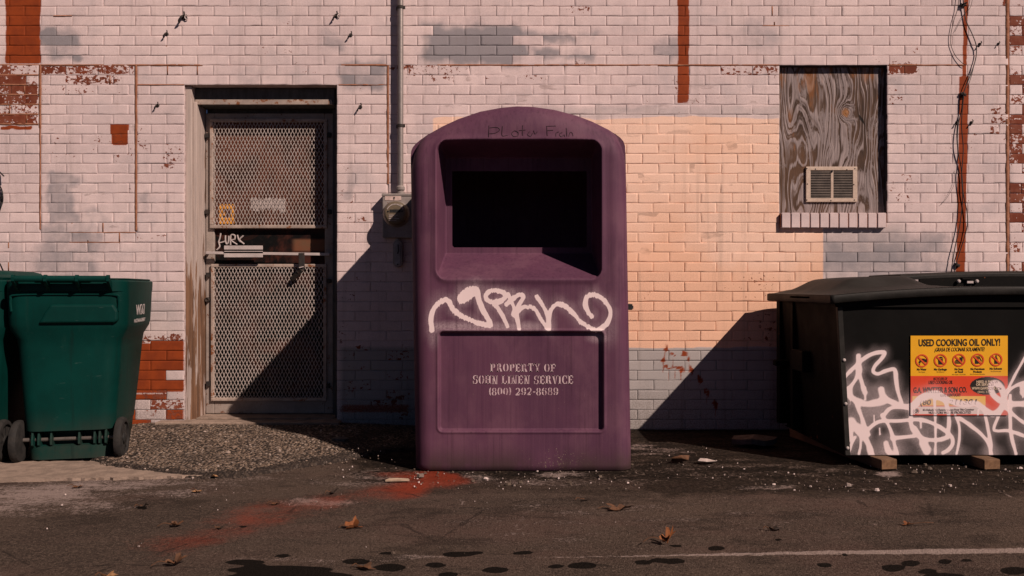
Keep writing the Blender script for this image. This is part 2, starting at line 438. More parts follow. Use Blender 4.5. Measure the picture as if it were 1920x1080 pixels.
def build_wall():
    V, Q, A1, A2, MI = [], [], [], [], []
    nv = 0
    for k in range(-37, 31):
        za, zb = Z0 + k * cH, Z0 + (k + 1) * cH
        if za < -.02: continue
        zc = (za + zb) / 2
        regs = [r for r in REG if r[2] <= k <= r[3]]
        cuts = sorted(set([XMIN, XMAX] + [min(max(x, XMIN), XMAX) for r in regs for x in r[:2]] + ([DX0, DX1] if zc < DTOP else []) + ([WX0, WX1] if WBOT < zc < WTOP else [])))
        for a, b in zip(cuts[:-1], cuts[1:]):
            m = (a + b) / 2
            if b - a < .012: continue
            if zc < DTOP and DX0 < m < DX1: continue
            if WBOT < zc < WTOP and WX0 < m < WX1: continue
            off, inreg = 0.0, False
            for r in regs:
                if r[0] <= m <= r[1]: off, inreg = r[4], True; break
            ga = .005 if (inreg or any(abs(a - r[1]) < 1e-6 for r in regs)) and a not in (DX0, DX1, WX0, WX1) else 0
            st = off + (L / 2 if k % 2 else 0)
            i0 = math.floor((a - st) / L)
            xs = [a] + [st + i * L + random.uniform(-.003, .003) for i in range(i0, i0 + 80) if a + .02 < st + i * L < b - .02] + [b]
            for x0, x1 in zip(xs[:-1], xs[1:]):
                j0 = ga + .003 if x0 == a and a not in (DX1, WX1) else random.uniform(.0010, .0022)
                j1 = ga + .003 if x1 == b and b not in (DX0, WX0) else random.uniform(.0010, .0022)
                if x0 == a and a in (DX1, WX1): j0 = 0
                if x1 == b and b in (DX0, WX0): j1 = 0
                xa, xb = x0 + j0, x1 - j1
                if xb - xa < .008: continue
                vis = abs((xa + xb) / 2) < 3.6 and zc < 2.95
                nx = max(3, int((xb - xa) / .0125)) if vis else 3
                nz = 6 if vis else 3
                u = np.linspace(0, 1, nx + 1); v = np.linspace(0, 1, nz + 1)
                bw = .0012 / (xb - xa); bh = .0012 / (cH - .005)
                u = np.concatenate([[0, bw], u[1:-1], [1 - bw, 1]]); v = np.concatenate([[0, bh], v[1:-1], [1 - bh, 1]])
                UU, VV = np.meshgrid(u, v)
                zl, zh = za + .0017 + random.uniform(-.0009, .0009), zb - .0017 + random.uniform(-.0009, .0009)
                X = xa + UU * (xb - xa); Z = zl + VV * (zh - zl)
                edge = (UU == 0) | (UU == 1) | (VV == 0) | (VV == 1)
                X = X + .0022 * (fbm(X * 30, Z * 30, 3, 2) - .5) * edge; Z = Z + .0025 * (fbm(X * 25, Z * 25, 9, 2) - .5) * edge
                Y = D + random.uniform(-.0012, .0012) + (UU - .5) * random.uniform(-.0015, .0015) + (VV - .5) * random.uniform(-.0018, .0018) + edge * (random.uniform(.0001, .0005) + .0012 * fbm(X * 18, Z * 30, 51, 2) ** 2)
                r, c = X.shape
                ring = [(0, j) for j in range(c)] + [(i, c - 1) for i in range(1, r)] + [(r - 1, j) for j in range(c - 2, -1, -1)] + [(i, 0) for i in range(r - 2, 0, -1)]
                ri = np.array([i * c + j for i, j in ring])
                P3 = np.stack([X.ravel(), Y.ravel(), Z.ravel()], -1)
                lip = P3[ri].copy(); back = lip.copy(); back[:, 1] = D + .014
                VVs = np.vstack([P3, lip, back])       # the joint sides keep their own edge, so the faces stay flat
                q = grid_quads(r, c, nv); n = len(ri); k0 = nv + r * c
                jn = (np.arange(n) + 1) % n
                sk = np.stack([k0 + np.arange(n), k0 + n + np.arange(n), k0 + n + jn, k0 + jn], -1)
                V.append(VVs); Q.append(q); Q.append(sk)
                b1, b2 = random.random(), random.random()
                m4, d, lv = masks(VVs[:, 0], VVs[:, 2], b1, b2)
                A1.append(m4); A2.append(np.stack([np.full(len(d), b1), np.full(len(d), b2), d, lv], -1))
                MI.append(np.zeros(len(q) + n, int)); nv += len(VVs)
    # mortar bed behind the bricks, and the reveals of the two openings
    def sheet(f, nu, nw, mi):
        nonlocal nv
        u, w = np.meshgrid(np.linspace(0, 1, nu), np.linspace(0, 1, nw))
        P3 = np.stack(f(u, w), -1).reshape(-1, 3)
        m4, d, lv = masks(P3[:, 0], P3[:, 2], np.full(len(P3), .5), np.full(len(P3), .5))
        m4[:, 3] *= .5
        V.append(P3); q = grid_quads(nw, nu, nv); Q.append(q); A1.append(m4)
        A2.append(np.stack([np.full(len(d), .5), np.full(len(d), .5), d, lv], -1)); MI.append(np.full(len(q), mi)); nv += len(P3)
    def rect(x0, x1, z0, z1, y=D + .0056):
        def f(u, w):
            X, Z = x0 + u * (x1 - x0), z0 + w * (z1 - z0)
            px = 960 + X * F / D; py = 540 - (Z - H) * F / D
            fill = np.maximum(sbox(px, py, 75, 255, 160, 430, 4), sbox(px, py, 740, 1461, 128, 500, 10))      # paint-filled joints of the two infills
            low = sstep(520, 700, py)
            return X, y - .0030 * fill + .0022 * low + .0085 * (fbm(X * 7, Z * 22, 77, 3) - .5), Z
        sheet(f, max(2, int((x1 - x0) / .022)), max(2, int((z1 - z0) / .016)), 1)
    zt = Z0 + 31 * cH
    rect(XMIN, DX0, -.02, zt); rect(DX0, DX1, DTOP, zt); rect(DX1, WX0, -.02, zt)
    rect(WX0, WX1, WTOP, zt); rect(WX0, WX1, -.02, WBOT); rect(WX1, XMAX, -.02, zt)
    yb = D + .30
    for x in (DX0, DX1): sheet(lambda u, w: (np.full_like(u, x), D + .003 + u * (yb - D), w * DTOP), 8, 40, 1)
    sheet(lambda u, w: (DX0 + u * (DX1 - DX0), D + .003 + w * (yb - D), np.full_like(u, DTOP)), 20, 8, 1)
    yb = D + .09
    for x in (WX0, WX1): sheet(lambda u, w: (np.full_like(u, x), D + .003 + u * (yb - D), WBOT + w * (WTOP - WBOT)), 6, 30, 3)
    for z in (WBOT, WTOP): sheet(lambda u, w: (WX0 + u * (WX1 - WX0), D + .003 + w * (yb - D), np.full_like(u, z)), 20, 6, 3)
    # brown mortar seams
    mb = MB()
    def ribbon(p0, p1, w, horiz):
        n = max(2, int(abs(p1 - p0) / .012)); o_ = random.uniform(0, 99); V_ = []; F_ = []
        for i in range(n + 1):
            t_ = p0 + (p1 - p0) * i / n
            c_ = w[1] + .0012 * (float(fbm(np.array(t_ * 12 + o_), np.array(.3), 5, 2)) - .5) * 2; h_ = w[0] * (.32 + .36 * float(fbm(np.array(t_ * 22 + o_), np.array(7.3), 6, 3)))
            yy = D - .0016 + .0022 * (float(fbm(np.array(t_ * 30 + o_), np.array(2.3), 8, 2)) - .3)
            for q_, y_ in ((c_ - h_, yy), (c_ + h_, yy), (c_ + h_ * 1.1, D + .012), (c_ - h_ * 1.1, D + .012)):
                V_.append((t_, y_, q_) if horiz else (q_, y_, t_))
        for i in range(n):
            for k_ in range(4): F_.append((i * 4 + k_, i * 4 + (k_ + 1) % 4, i * 4 + 4 + (k_ + 1) % 4, i * 4 + 4 + k_))
        mb.add(V_, F_)
    def vs(px, y0, y1, w=.013): ribbon(wz(y1), wz(y0), (w, wx(px)), False)
    def hs(z, x0, x1, w=.009): ribbon(wx(x0), wx(x1), (w, z), True)
    vs(75, 122, 240, .016); vs(75, 240, 430, .008); vs(255, 122, 432, .016); vs(727, 122, 345, .014); vs(1889, -300, 800, .022)
    hs(Z0, -60, 380, .011); hs(Z0, 640, 727, .012); hs(Z0, 820, 1461, .010); hs(Z0, 1665, 1808, .009)
    hs(DTOP, 255, 345); hs(DTOP, 635, 727); hs(Z0 - 17 * cH, 130, 255, .006); hs(Z0 - 18 * cH, 130, 225, .006); hs(Z0 + 5 * cH, 100, 135); hs(Z0 + 4 * cH, 1430, 1480, .006); hs(Z0 - 6 * cH, -60, 72, .012)
    for k in range(1, 6): hs(Z0 - k * cH, -80, 72, .011)
    for px, py in ((370, 131), (314, 131), (312, 93), (206, 152), (16, 425), (16, 462), (16, 500), (135, 425), (193, 425), (165, 443), (224, 443), (312, 207), (1448, 12), (1452, 45), (30, 150), (46, 168), (18, 205), (50, 223)):
        k = math.floor((wz(py) - Z0) / cH); z = Z0 + k * cH
        mb.box(wx(px) - .004, wx(px) + .004, D - .0003, D + .012, z + .002, z + cH - .002)
    n0 = nv; V.append(np.array(mb.V)); q = np.array(mb.Fc) + n0; Q.append(q); MI.append(np.full(len(q), 2))
    A1.append(np.zeros((len(mb.V), 4))); A2.append(np.zeros((len(mb.V), 4)))
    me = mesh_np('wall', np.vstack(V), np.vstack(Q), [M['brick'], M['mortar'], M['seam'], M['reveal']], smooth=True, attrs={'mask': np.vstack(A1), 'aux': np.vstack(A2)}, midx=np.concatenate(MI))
    return put('wall', me, bld)
build_wall()

# ------------------------------------------------------------------ door
M['leafpaint'] = worn('grey_door_paint', (.35, .29, .25), (.27, .225, .195), 9, .6, rust=.28, rustc=(.13, .05, .022), speck=0)
M['wood_frame'] = None
def mat_jamb():
    t = NT('peeling_painted_wood')
    st = t.noise(t.mp((34, 34, 2.2)), 1.0, 6, .65)
    pn = t.noise(t.mp((22, 22, 1.6), (3, 5, 2)), 1.0, 5, .6)
    z = t.n.new('ShaderNodeSeparateXYZ'); t.l.new(t.oc(), z.inputs[0])
    low = t.mr(z.outputs[2], .6, 1.5, .16, -.06)
    wood = t.mix(t.mr(st, .3, .7), (.24, .13, .075), (.10, .055, .035))
    paint = t.mix(t.mr(st, .35, .7), (.46, .375, .33), (.33, .27, .245))
    pm = t.mr(t.math('ADD', pn, low), .56, .60)
    c = t.mix(pm, paint, wood)
    return t.out(c, .8, t.bump(t.math('SUBTRACT', st, t.math('MULTIPLY', pm, .4)), .003), 0, .2)
M['wood_frame'] = mat_jamb()
M['shade_wood'] = worn('painted_shade_frame', (.095, .09, .082), (.065, .06, .055), 12, .75, stretch=(3, 3, .6))  # shade on the head and right jamb put into the colour
M['mesh'] = worn('expanded_metal_paint', (.66, .57, .52), (.50, .42, .37), 7, .6, rust=.16, rustc=(.17, .062, .024))
M['guard'] = worn('guard_frame_paint', (.44, .35, .29), (.30, .24, .205), 10, .6, rust=.42, rustc=(.20, .072, .026))
M['black'] = worn('black_plastic', (.016, .016, .016), (.026, .025, .023), 8, .5, bump=.0005)
M['rustyblack'] = worn('blackened_iron', (.022, .02, .019), (.04, .03, .024), 30, .7, rust=.2)
M['whitemetal'] = worn('white_enamel_metal', (.56, .48, .45), (.44, .38, .36), 6, .5, rust=.05)
def mat_glass():
    t = NT('dark_glass_reflection')
    n = t.noise(None, 3.2, 5, .65, 1.2); m = t.noise(None, 16, 4, .6)
    c = t.mix(t.mr(n, .45, .66), (.006, .006, .006), (.060, .020, .014))  # dark pane with a reddish reflection painted into its colour
    c = t.mix(t.mr(m, .5, .75, 0, .7), c, (.02, .016, .014))
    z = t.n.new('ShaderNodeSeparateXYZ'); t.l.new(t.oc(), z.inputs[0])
    c = t.mix(t.math('MULTIPLY', t.mr(z.outputs[2], 1.28, 1.36), t.mr(n, .30, .62, .15, .9)), c, (.115, .040, .024))  # painted reflection, redder in the upper pane
    c = t.mix(t.math('MULTIPLY', t.mr(z.outputs[0], -1.50, -1.46), t.math('MULTIPLY', t.mr(z.outputs[2], 1.16, 1.18), t.mr(z.outputs[2], 1.26, 1.24))), c, t.mix(m, (.20, .05, .025), (.11, .085, .05)))  # red and olive reflection painted right of the middle band
    return t.out(c, .5, None, 0, .1)
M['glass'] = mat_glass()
M['orange'] = worn('faded_orange_sticker', (.80, .36, .03), (.66, .26, .02), 30, .6, bump=.0002)
M['paper'] = worn('worn_paper_label', (.50, .43, .40), (.38, .32, .30), 40, .7, bump=.0003)
M['ink'] = worn('black_ink', (.012, .012, .012), (.02, .019, .018), 40, .6, bump=.0001)
M['concrete'] = worn('worn_concrete', (.33, .245, .19), (.21, .155, .12), 14, .9, bump=.004, bscale=90, speck=.5)

YL = 5.60
def door_parts():
    fr = MB()
    fr.box(DX0 + .001, -2.095, D + .022, YL + .03, .0, DTOP - .002)          # left casing, two steps
    fr.box(-2.095, -2.072, D + .045, YL + .03, .02, DTOP - .10)
    o = fr.build('door_frame', M['wood_frame'], bld, bevel=.004)
    rj = MB(); rj.box(-1.172, DX1 - .001, D + .10, YL + .03, .02, DTOP - .003); rj.box(-1.205, -1.172, YL - .03, YL + .03, .02, DTOP - .12)
    rj.box(-2.072, -1.205, YL + .034, YL + .05, .02, DTOP - .1)
    rj.build('door_jamb', M['shade_wood'], o, bevel=.003, world=False)
    hd = MB(); hd.box(-2.094, -1.173, D + .078, YL + .028, 2.128, DTOP - .003); hd.build('door_head', M['shade_wood'], o, bevel=.003, world=False)
    hd = MB(); hd.box(-2.09, -1.185, D + .062, D + .0775, 2.128, 2.150); hd.box(-2.09, -1.19, D + .068, D + .0775, 2.150, 2.163)
    hd.build('head_lit_strip', M['guard'], o, bevel=.003, world=False)  # sunlit lower edge of the head, as a lighter-coloured strip
    dz0, dz1, dx0, dx1 = .072, 2.10, -2.068, -1.207
    lf = MB(); st = .058
    lf.box(dx0, dx0 + st, YL, YL + .04, dz0, dz1); lf.box(dx1 - st, dx1, YL, YL + .04, dz0, dz1)
    lf.box(dx0 + st, dx1 - st, YL, YL + .04, dz0, dz0 + .10); lf.box(dx0 + st, dx1 - st, YL, YL + .04, dz1 - .06, dz1)
    leaf = lf.build('door', M['leafpaint'], bld, bevel=.005)
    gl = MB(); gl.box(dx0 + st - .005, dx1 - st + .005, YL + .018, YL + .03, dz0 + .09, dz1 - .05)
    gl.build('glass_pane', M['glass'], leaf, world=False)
    YG = YL - .022
    def guard(px0, px1, py0, py1):
        x0, x1, z1, z0 = wx(px0, YG), wx(px1, YG), wz(py0, YG), wz(py1, YG)
        f = MB(); w = .022
        f.box(x0, x1, YG, YL - .001, z1 - w, z1); f.box(x0, x1, YG, YL - .001, z0, z0 + w)
        f.box(x0, x0 + w, YG, YL - .001, z0 + w, z1 - w); f.box(x1 - w, x1, YG, YL - .001, z0 + w, z1 - w)
        f.build('guard_frame', M['guard'], leaf, bevel=.004, world=False)
        # expanded metal: two families of strands, clipped to the frame
        m = MB(); pw, ph = .0237, .0520
        ax0, ax1, az0, az1 = x0 + w - .004, x1 - w + .004, z0 + w - .004, z1 - w + .004
        sl_ = ph / pw
        for sgn in (1, -1):
            n = int((ax1 - ax0) / pw + (az1 - az0) / ph) + 3
            for i in range(-1, n):
                # line z = az0 + sgn*sl_*(x - xs)
                xs = ax0 + i * pw - ((az1 - az0) / sl_ if sgn > 0 else 0)
                pts = []
                ta = [(z - az0) / (sgn * sl_) + xs for z in (az0, az1)]
                lo, hi = max(min(ta), ax0), min(max(ta), ax1)
                if hi - lo < .004: continue
                n_ = max(2, int((hi - lo) / .1) + 1)
                a = Vector((lo, YG + .004, az0 + sgn * sl_ * (lo - xs))); b = Vector((hi, YG + .004, az0 + sgn * sl_ * (hi - xs)))
                m.bar(a, b, .0025, .0022, up=(0, 1, 0))
        m.build('expanded_metal', M['mesh'], leaf, world=False)
    guard(393, 613, 222, 428); guard(395, 612, 495, 752)
    # lift bar, sign plate, hasp
    b = MB(); b.bar(P(387, 474, YL - .05), P(618, 477, YL - .05), .022, .018); 
    for px in (389, 616): b.bar(P(px, 476, YL - .05), P(px, 476, YL + .002), .016, .016)
    b.build('lock_bar', M['whitemetal'], leaf, bevel=.002, world=False)
    Yp = YL - .075
    b = MB(); b.box(wx(420, Yp), wx(492, Yp), Yp, Yp + .012, wz(468, Yp), wz(460.5, Yp)); b.box(wx(420, Yp), wx(492, Yp), Yp, Yp + .012, wz(482.5, Yp), wz(475, Yp)); b.box(wx(420, Yp), wx(492, Yp), Yp + .004, Yp + .012, wz(472, Yp), wz(470.5, Yp))
    b.build('push_plate', M['whitemetal'], leaf, bevel=.0015, world=False)
    b = MB(); b.box(wx(420, Yp), wx(492, Yp), Yp + .012, Yp + .016, wz(476, Yp), wz(467, Yp)); b.build('plate_backing', M['ink'], leaf, world=False)
    b = MB(); b.box(wx(559, Yp), wx(570, Yp), Yp + .01, Yp + .022, wz(506, Yp), wz(474, Yp)); b.bar(P(566, 505, Yp - .01), P(548, 524, Yp + .03), .03, .02, up=(0, 1, 0)); b.bar(P(566, 500, Yp - .012), P(557, 511, Yp - .004), .022, .008, up=(0, 1, 0))
    b.build('hasp', M['rustyblack'], leaf, bevel=.002, world=False)
    b = MB(); b.bar(P(561, 502, Yp - .02), P(569, 500, Yp - .02), .012, .006); b.build('padlock', M['whitemetal'], leaf, bevel=.001, world=False)
    for px, py in ((388, 254), (388, 397), (617.5, 253), (617.5, 397), (390, 515), (617.5, 527), (390.5, 719), (615, 723)):
        Yh = YL - .012
        b = MB(); b.box(wx(px - 3, Yh), wx(px + 3.4, Yh), Yh - .012, YL + .002, wz(py + 4.5, Yh), wz(py - 4, Yh)); b.build('guard_clip', M['rustyblack'], leaf, bevel=.0015, world=False)
    b = MB(); b.lathe([(.017, 0), (.017, .02), (.012, .024), (.006, .018), (.002, .018)], P(390, 562, YL), (0, -1, 0), 20); b.build('lock_cylinder', M['rustyblack'], leaf, world=False)
    Ys = YL + .016
    b = MB(); 
    for (a, c, e, f) in ((411, 439, 383, 388), (411, 439, 414, 420), (411, 417, 388, 414), (433, 439, 388, 414), (417, 433, 386, 392), (419, 423, 398, 404), (417, 433, 408, 415)):
        b.box(wx(a, Ys), wx(c, Ys), Ys - random.uniform(.0005, .002), Ys + .004, wz(f, Ys), wz(e, Ys))
    b.build('orange_sticker', M['orange'], leaf, world=False)
    b = MB()
    for i in range(16):
        x = 470 + i * 4.1; y0 = 370 + random.uniform(0, 5); b.box(wx(x, Ys), wx(x + 3.5, Ys), Ys, Ys + .004, wz(y0 + random.uniform(18, 26), Ys), wz(y0, Ys))
    b.build('torn_sticker', M['paper'], leaf, world=False)
    # scrawl on the glass, letter by letter
    def pl(*s): return [[(340 + x / 6.4, 400 + y / 6.4) for x, y in q] for q in s]
    sc = pl([(475, 235), (462, 300), (450, 350), (500, 345), (530, 330)], [(530, 265), (530, 330), (545, 370), (565, 340), (570, 270)], [(590, 380), (595, 265), (640, 265), (640, 310), (600, 325), (670, 375)], [(672, 260), (690, 320), (715, 345)], [(745, 268), (700, 318), (755, 370)], [(450, 350), (460, 400), (425, 440)])
    b = MB(); Yg = YL + .012
    for q in sc: b.tube([P(x, y, Yg) for x, y in spline(q, 4)], .0052, 6)
    b.build('paint_scrawl', M['whitemetal'], leaf, world=False)
    th = MB()
    th.box(DX0 - .15, DX1 + .03, D - .10, D - .001, -.02, .060); th.box(DX0 + .002, DX1 - .002, D - .001, YL + .06, -.02, .060)
    th.box(-2.07, -1.17, D + .03, YL + .05, .0605, .069)
    th.build('doorstep', M['concrete'], bld, bevel=.012, seg=3)
door_parts()

# ------------------------------------------------------------------ boarded window
def mat_ply():
    t = NT('weathered_plywood')
    v = t.mp((1, 1, 1))
    s = t.n.new('ShaderNodeSeparateXYZ'); t.l.new(v, s.inputs[0])
    kx, kz = wx(1590), wz(207)
    dx = t.math('MULTIPLY', t.math('SUBTRACT', s.outputs[0], kx), 1.15); dz = t.math('ADD', t.math('SUBTRACT', s.outputs[2], kz), t.math('MULTIPLY', t.math('SUBTRACT', t.noise(None, 14, 3, .6), .5), .07))
    r2 = t.math('ADD', t.math('MULTIPLY', dx, dx), t.math('MULTIPLY', dz, dz))
    knot = t.math('POWER', 2.718, t.math('MULTIPLY', r2, -420))
    warp = t.noise(t.mp((4.2, 4.2, 1.05), (2, 0, 1.3)), 1.0, 2.2, .5, .1)
    fld = t.math('ADD', t.math('ADD', t.math('MULTIPLY', warp, .62), t.math('MULTIPLY', s.outputs[0], 1.0)), t.math('MULTIPLY', knot, .16))
    jit = t.noise(t.mp((60, 60, 3)), 1.0, 4, .6)
    ph = t.math('ADD', t.math('MULTIPLY', fld, 185), t.math('MULTIPLY', jit, 5.0))
    ln = t.math('MULTIPLY_ADD', t.math('SINE', ph), .5, .5)
    ln2 = t.math('MULTIPLY_ADD', t.math('SINE', t.math('MULTIPLY_ADD', fld, 430, t.math('MULTIPLY', jit, 9.0))), .5, .5)
    ln = t.math('ADD', t.math('MULTIPLY', ln, .62), t.math('MULTIPLY', ln2, .38))
    pt = t.noise(t.mp((9, 9, 2.1), (7, 1, 0)), 1.0, 4, .6)
    fine = t.noise(t.mp((160, 160, 6)), 1.0, 3, .6)
    grey = t.mix(t.mr(fine, .3, .7), (.36, .295, .28), (.20, .16, .155))
    dark = t.mix(t.mr(pt, .35, .65), (.055, .036, .028), (.115, .066, .042))
    c = t.mix(t.mr(t.math('ADD', ln, t.math('MULTIPLY', t.math('SUBTRACT', t.noise(t.mp((5, 5, 1.6), (1, 4, 6)), 1.0, 4, .6), .5), 1.8)), .28, .78), dark, grey)
    pl_ = t.noise(t.mp((5, 5, 2.4), (8, 2, 5)), 1.6, 6, .7)
    c = t.mix(t.mr(pl_, .52, .60, 0, .72), c, t.mix(t.mr(fine, .35, .65), (.33, .275, .265), (.22, .18, .175)))
    org = t.mr(t.math('ADD', pt, t.math('MULTIPLY', t.math('SUBTRACT', s.outputs[2], wz(260)), .28)), .60, .68, 0, .75)
    c = t.mix(org, c, t.mix(ln, (.20, .075, .028), (.28, .13, .055)))
    c = t.mix(t.mr(knot, .55, .9, 0, .8), c, (.34, .15, .05))
    cr = t.noise(t.mp((11, 11, 7), (0, 3, 2)), 1.0, 5, .7)
    hx = t.math('SUBTRACT', s.outputs[0], wx(1621)); hz = t.math('SUBTRACT', s.outputs[2], wz(222))
    hole = t.math('ADD', t.math('MULTIPLY', t.math('ABSOLUTE', t.math('ADD', hx, t.math('MULTIPLY', hz, .55))), 40), t.math('MULTIPLY', t.math('ABSOLUTE', hz), 13))
    c = t.mix(t.mr(t.math('ADD', hole, t.math('MULTIPLY', cr, .9)), .75, 1.15, .95, 0), c, (.012, .01, .009))
    return t.out(c, .85, t.bump(t.math('ADD', ln, t.math('MULTIPLY', fine, .5)), .0022), 0, .15)
M['ply'] = mat_ply()
M['louvre'] = worn('grimy_louvre_enamel', (.30, .25, .215), (.19, .16, .14), 14, .6)
M['vent'] = worn('cream_vent_enamel', (.60, .47, .37), (.50, .385, .30), 10, .55, rust=.03)
def window_parts():
    YW = D + .042
    b = MB(); b.box(WX0 + .002, WX1 - .002, YW, YW + .018, WBOT + .05, WTOP - .004)
    board = b.build('window_board', M['ply'], bld)
    x0, x1, z1, z0 = wx(1510, YW), wx(1606, YW), wz(313, YW), wz(379, YW)
    y0, y1 = YW - .014, YW - .0005
    f = MB(); fw = .030
    f.box(x0, x1, y0, y1, z1 - fw * .8, z1); f.box(x0, x1, y0, y1, z0, z0 + fw * .8); f.box(x0, x0 + fw, y0, y1, z0 + fw * .8, z1 - fw * .8); f.box(x1 - fw, x1, y0, y1, z0 + fw * .8, z1 - fw * .8)
    xm = (x0 + x1) / 2 + .003; f.box(xm - .009, xm + .009, y0 + .001, y1, z0 + fw * .8, z1 - fw * .8)
    vent = f.build('vent_grille', M['vent'], board, bevel=.0025, world=False)
    l = MB(); n = 17; za, zb = z0 + fw * .8, z1 - fw * .8
    for i in range(n):
        z = za + (i + .5) * (zb - za) / n
        for xa, xb in ((x0 + fw - .002, xm - .008), (xm + .008, x1 - fw + .002)):
            l.add([(xa, y0 + .001, z - .0014), (xb, y0 + .001, z - .0014), (xb, y0 + .011, z + .0034), (xa, y0 + .011, z + .0034), (xa, y0 + .0012, z - .0026), (xb, y0 + .0012, z - .0026), (xb, y0 + .0122, z + .0024), (xa, y0 + .0122, z + .0024)],
                  [(0, 1, 2, 3), (7, 6, 5, 4), (0, 4, 5, 1), (3, 2, 6, 7), (0, 3, 7, 4), (1, 5, 6, 2)])
    l.build('vent_louvres', M['louvre'], board, world=False)
    k = MB(); k.box(x0 + .02, x1 - .02, y1 - .001, y1 + .0003, z0 + .018, z1 - .018); k.build('vent_backing', M['ink'], board, world=False)
    for px, py in ((1513, 316), (1529, 317), (1588, 318), (1603, 316), (1514, 345), (1601, 346), (1513, 375), (1558, 376), (1602, 375)):
        sc = MB(); sc.lathe([(.0042, 0), (.0038, .002), (.001, .003)], (wx(px, y0), y0 + .0005, wz(py, y0)), (0, -1, 0), 8); sc.build('vent_screw', M['rustyblack'], board, world=False)
    sc = MB(); sc.box(xm - .003, xm + .003, y0 - .006, y0 + .002, z1 - .036, z1 - .022)
    sc.build('vent_lever', M['rustyblack'], board, world=False)
    # brick-on-edge sill
    V, Q, A1, A2 = [], [], [], []; nv = 0
    n = 11; xa, xb = wx(1462), wx(1659); w = (xb - xa) / n
    for i in range(n):
        c0, c1 = xa + i * w + .0025, xa + (i + 1) * w - .0025
        yf = D - .030 + random.uniform(-.0015, .0015); zb_, zt_ = wz(428) + random.uniform(-.001, .001), wz(399.5) + random.uniform(-.001, .001)
        bb = MB(); bb.box(c0, c1, yf, D + .039, zb_, zt_)
        bm = bmesh.new(); mm = bpy.data.meshes.new('t'); mm.from_pydata(bb.V, [], bb.Fc); bm.from_mesh(mm)
        bmesh.ops.recalc_face_normals(bm, faces=bm.faces)
        bmesh.ops.subdivide_edges(bm, edges=bm.edges, cuts=2, use_grid_fill=True)
        es = [e for e in bm.edges if len(e.link_faces) == 2 and e.calc_face_angle(0) > .5]
        bmesh.ops.bevel(bm, geom=es, offset=.004, segments=2, affect='EDGES')
        bmesh.ops.triangulate(bm, faces=[f for f in bm.faces if len(f.verts) != 4])
        bm.verts.ensure_lookup_table()
        V += [tuple(v.co) for v in bm.verts]; Q += [tuple(v.index + nv for v in f.verts) for f in bm.faces]
        r = random.random(); A1 += [(0, .12 * (i > 6), .0, .04)] * len(bm.verts); A2 += [(r, .5, .12, 0)] * len(bm.verts); nv = len(V)
        bm.free(); bpy.data.meshes.remove(mm)
    me = bpy.data.meshes.new('window_sill'); me.from_pydata(V, [], Q); me.materials.append(M['brick']); me.materials.append(M['seam'])
    for nm, A in (('mask', A1), ('aux', A2)):
        at = me.color_attributes.new(nm, 'FLOAT_COLOR', 'POINT'); at.data.foreach_set('color', np.array(A, np.float32).ravel())
    sill = put('window_sill', me, bld)
    b = MB(); b.box(xa, xb, D - .024, D + .038, wz(426), wz(401)); b.build('sill_mortar', M['seam'], sill, world=False)
window_parts()

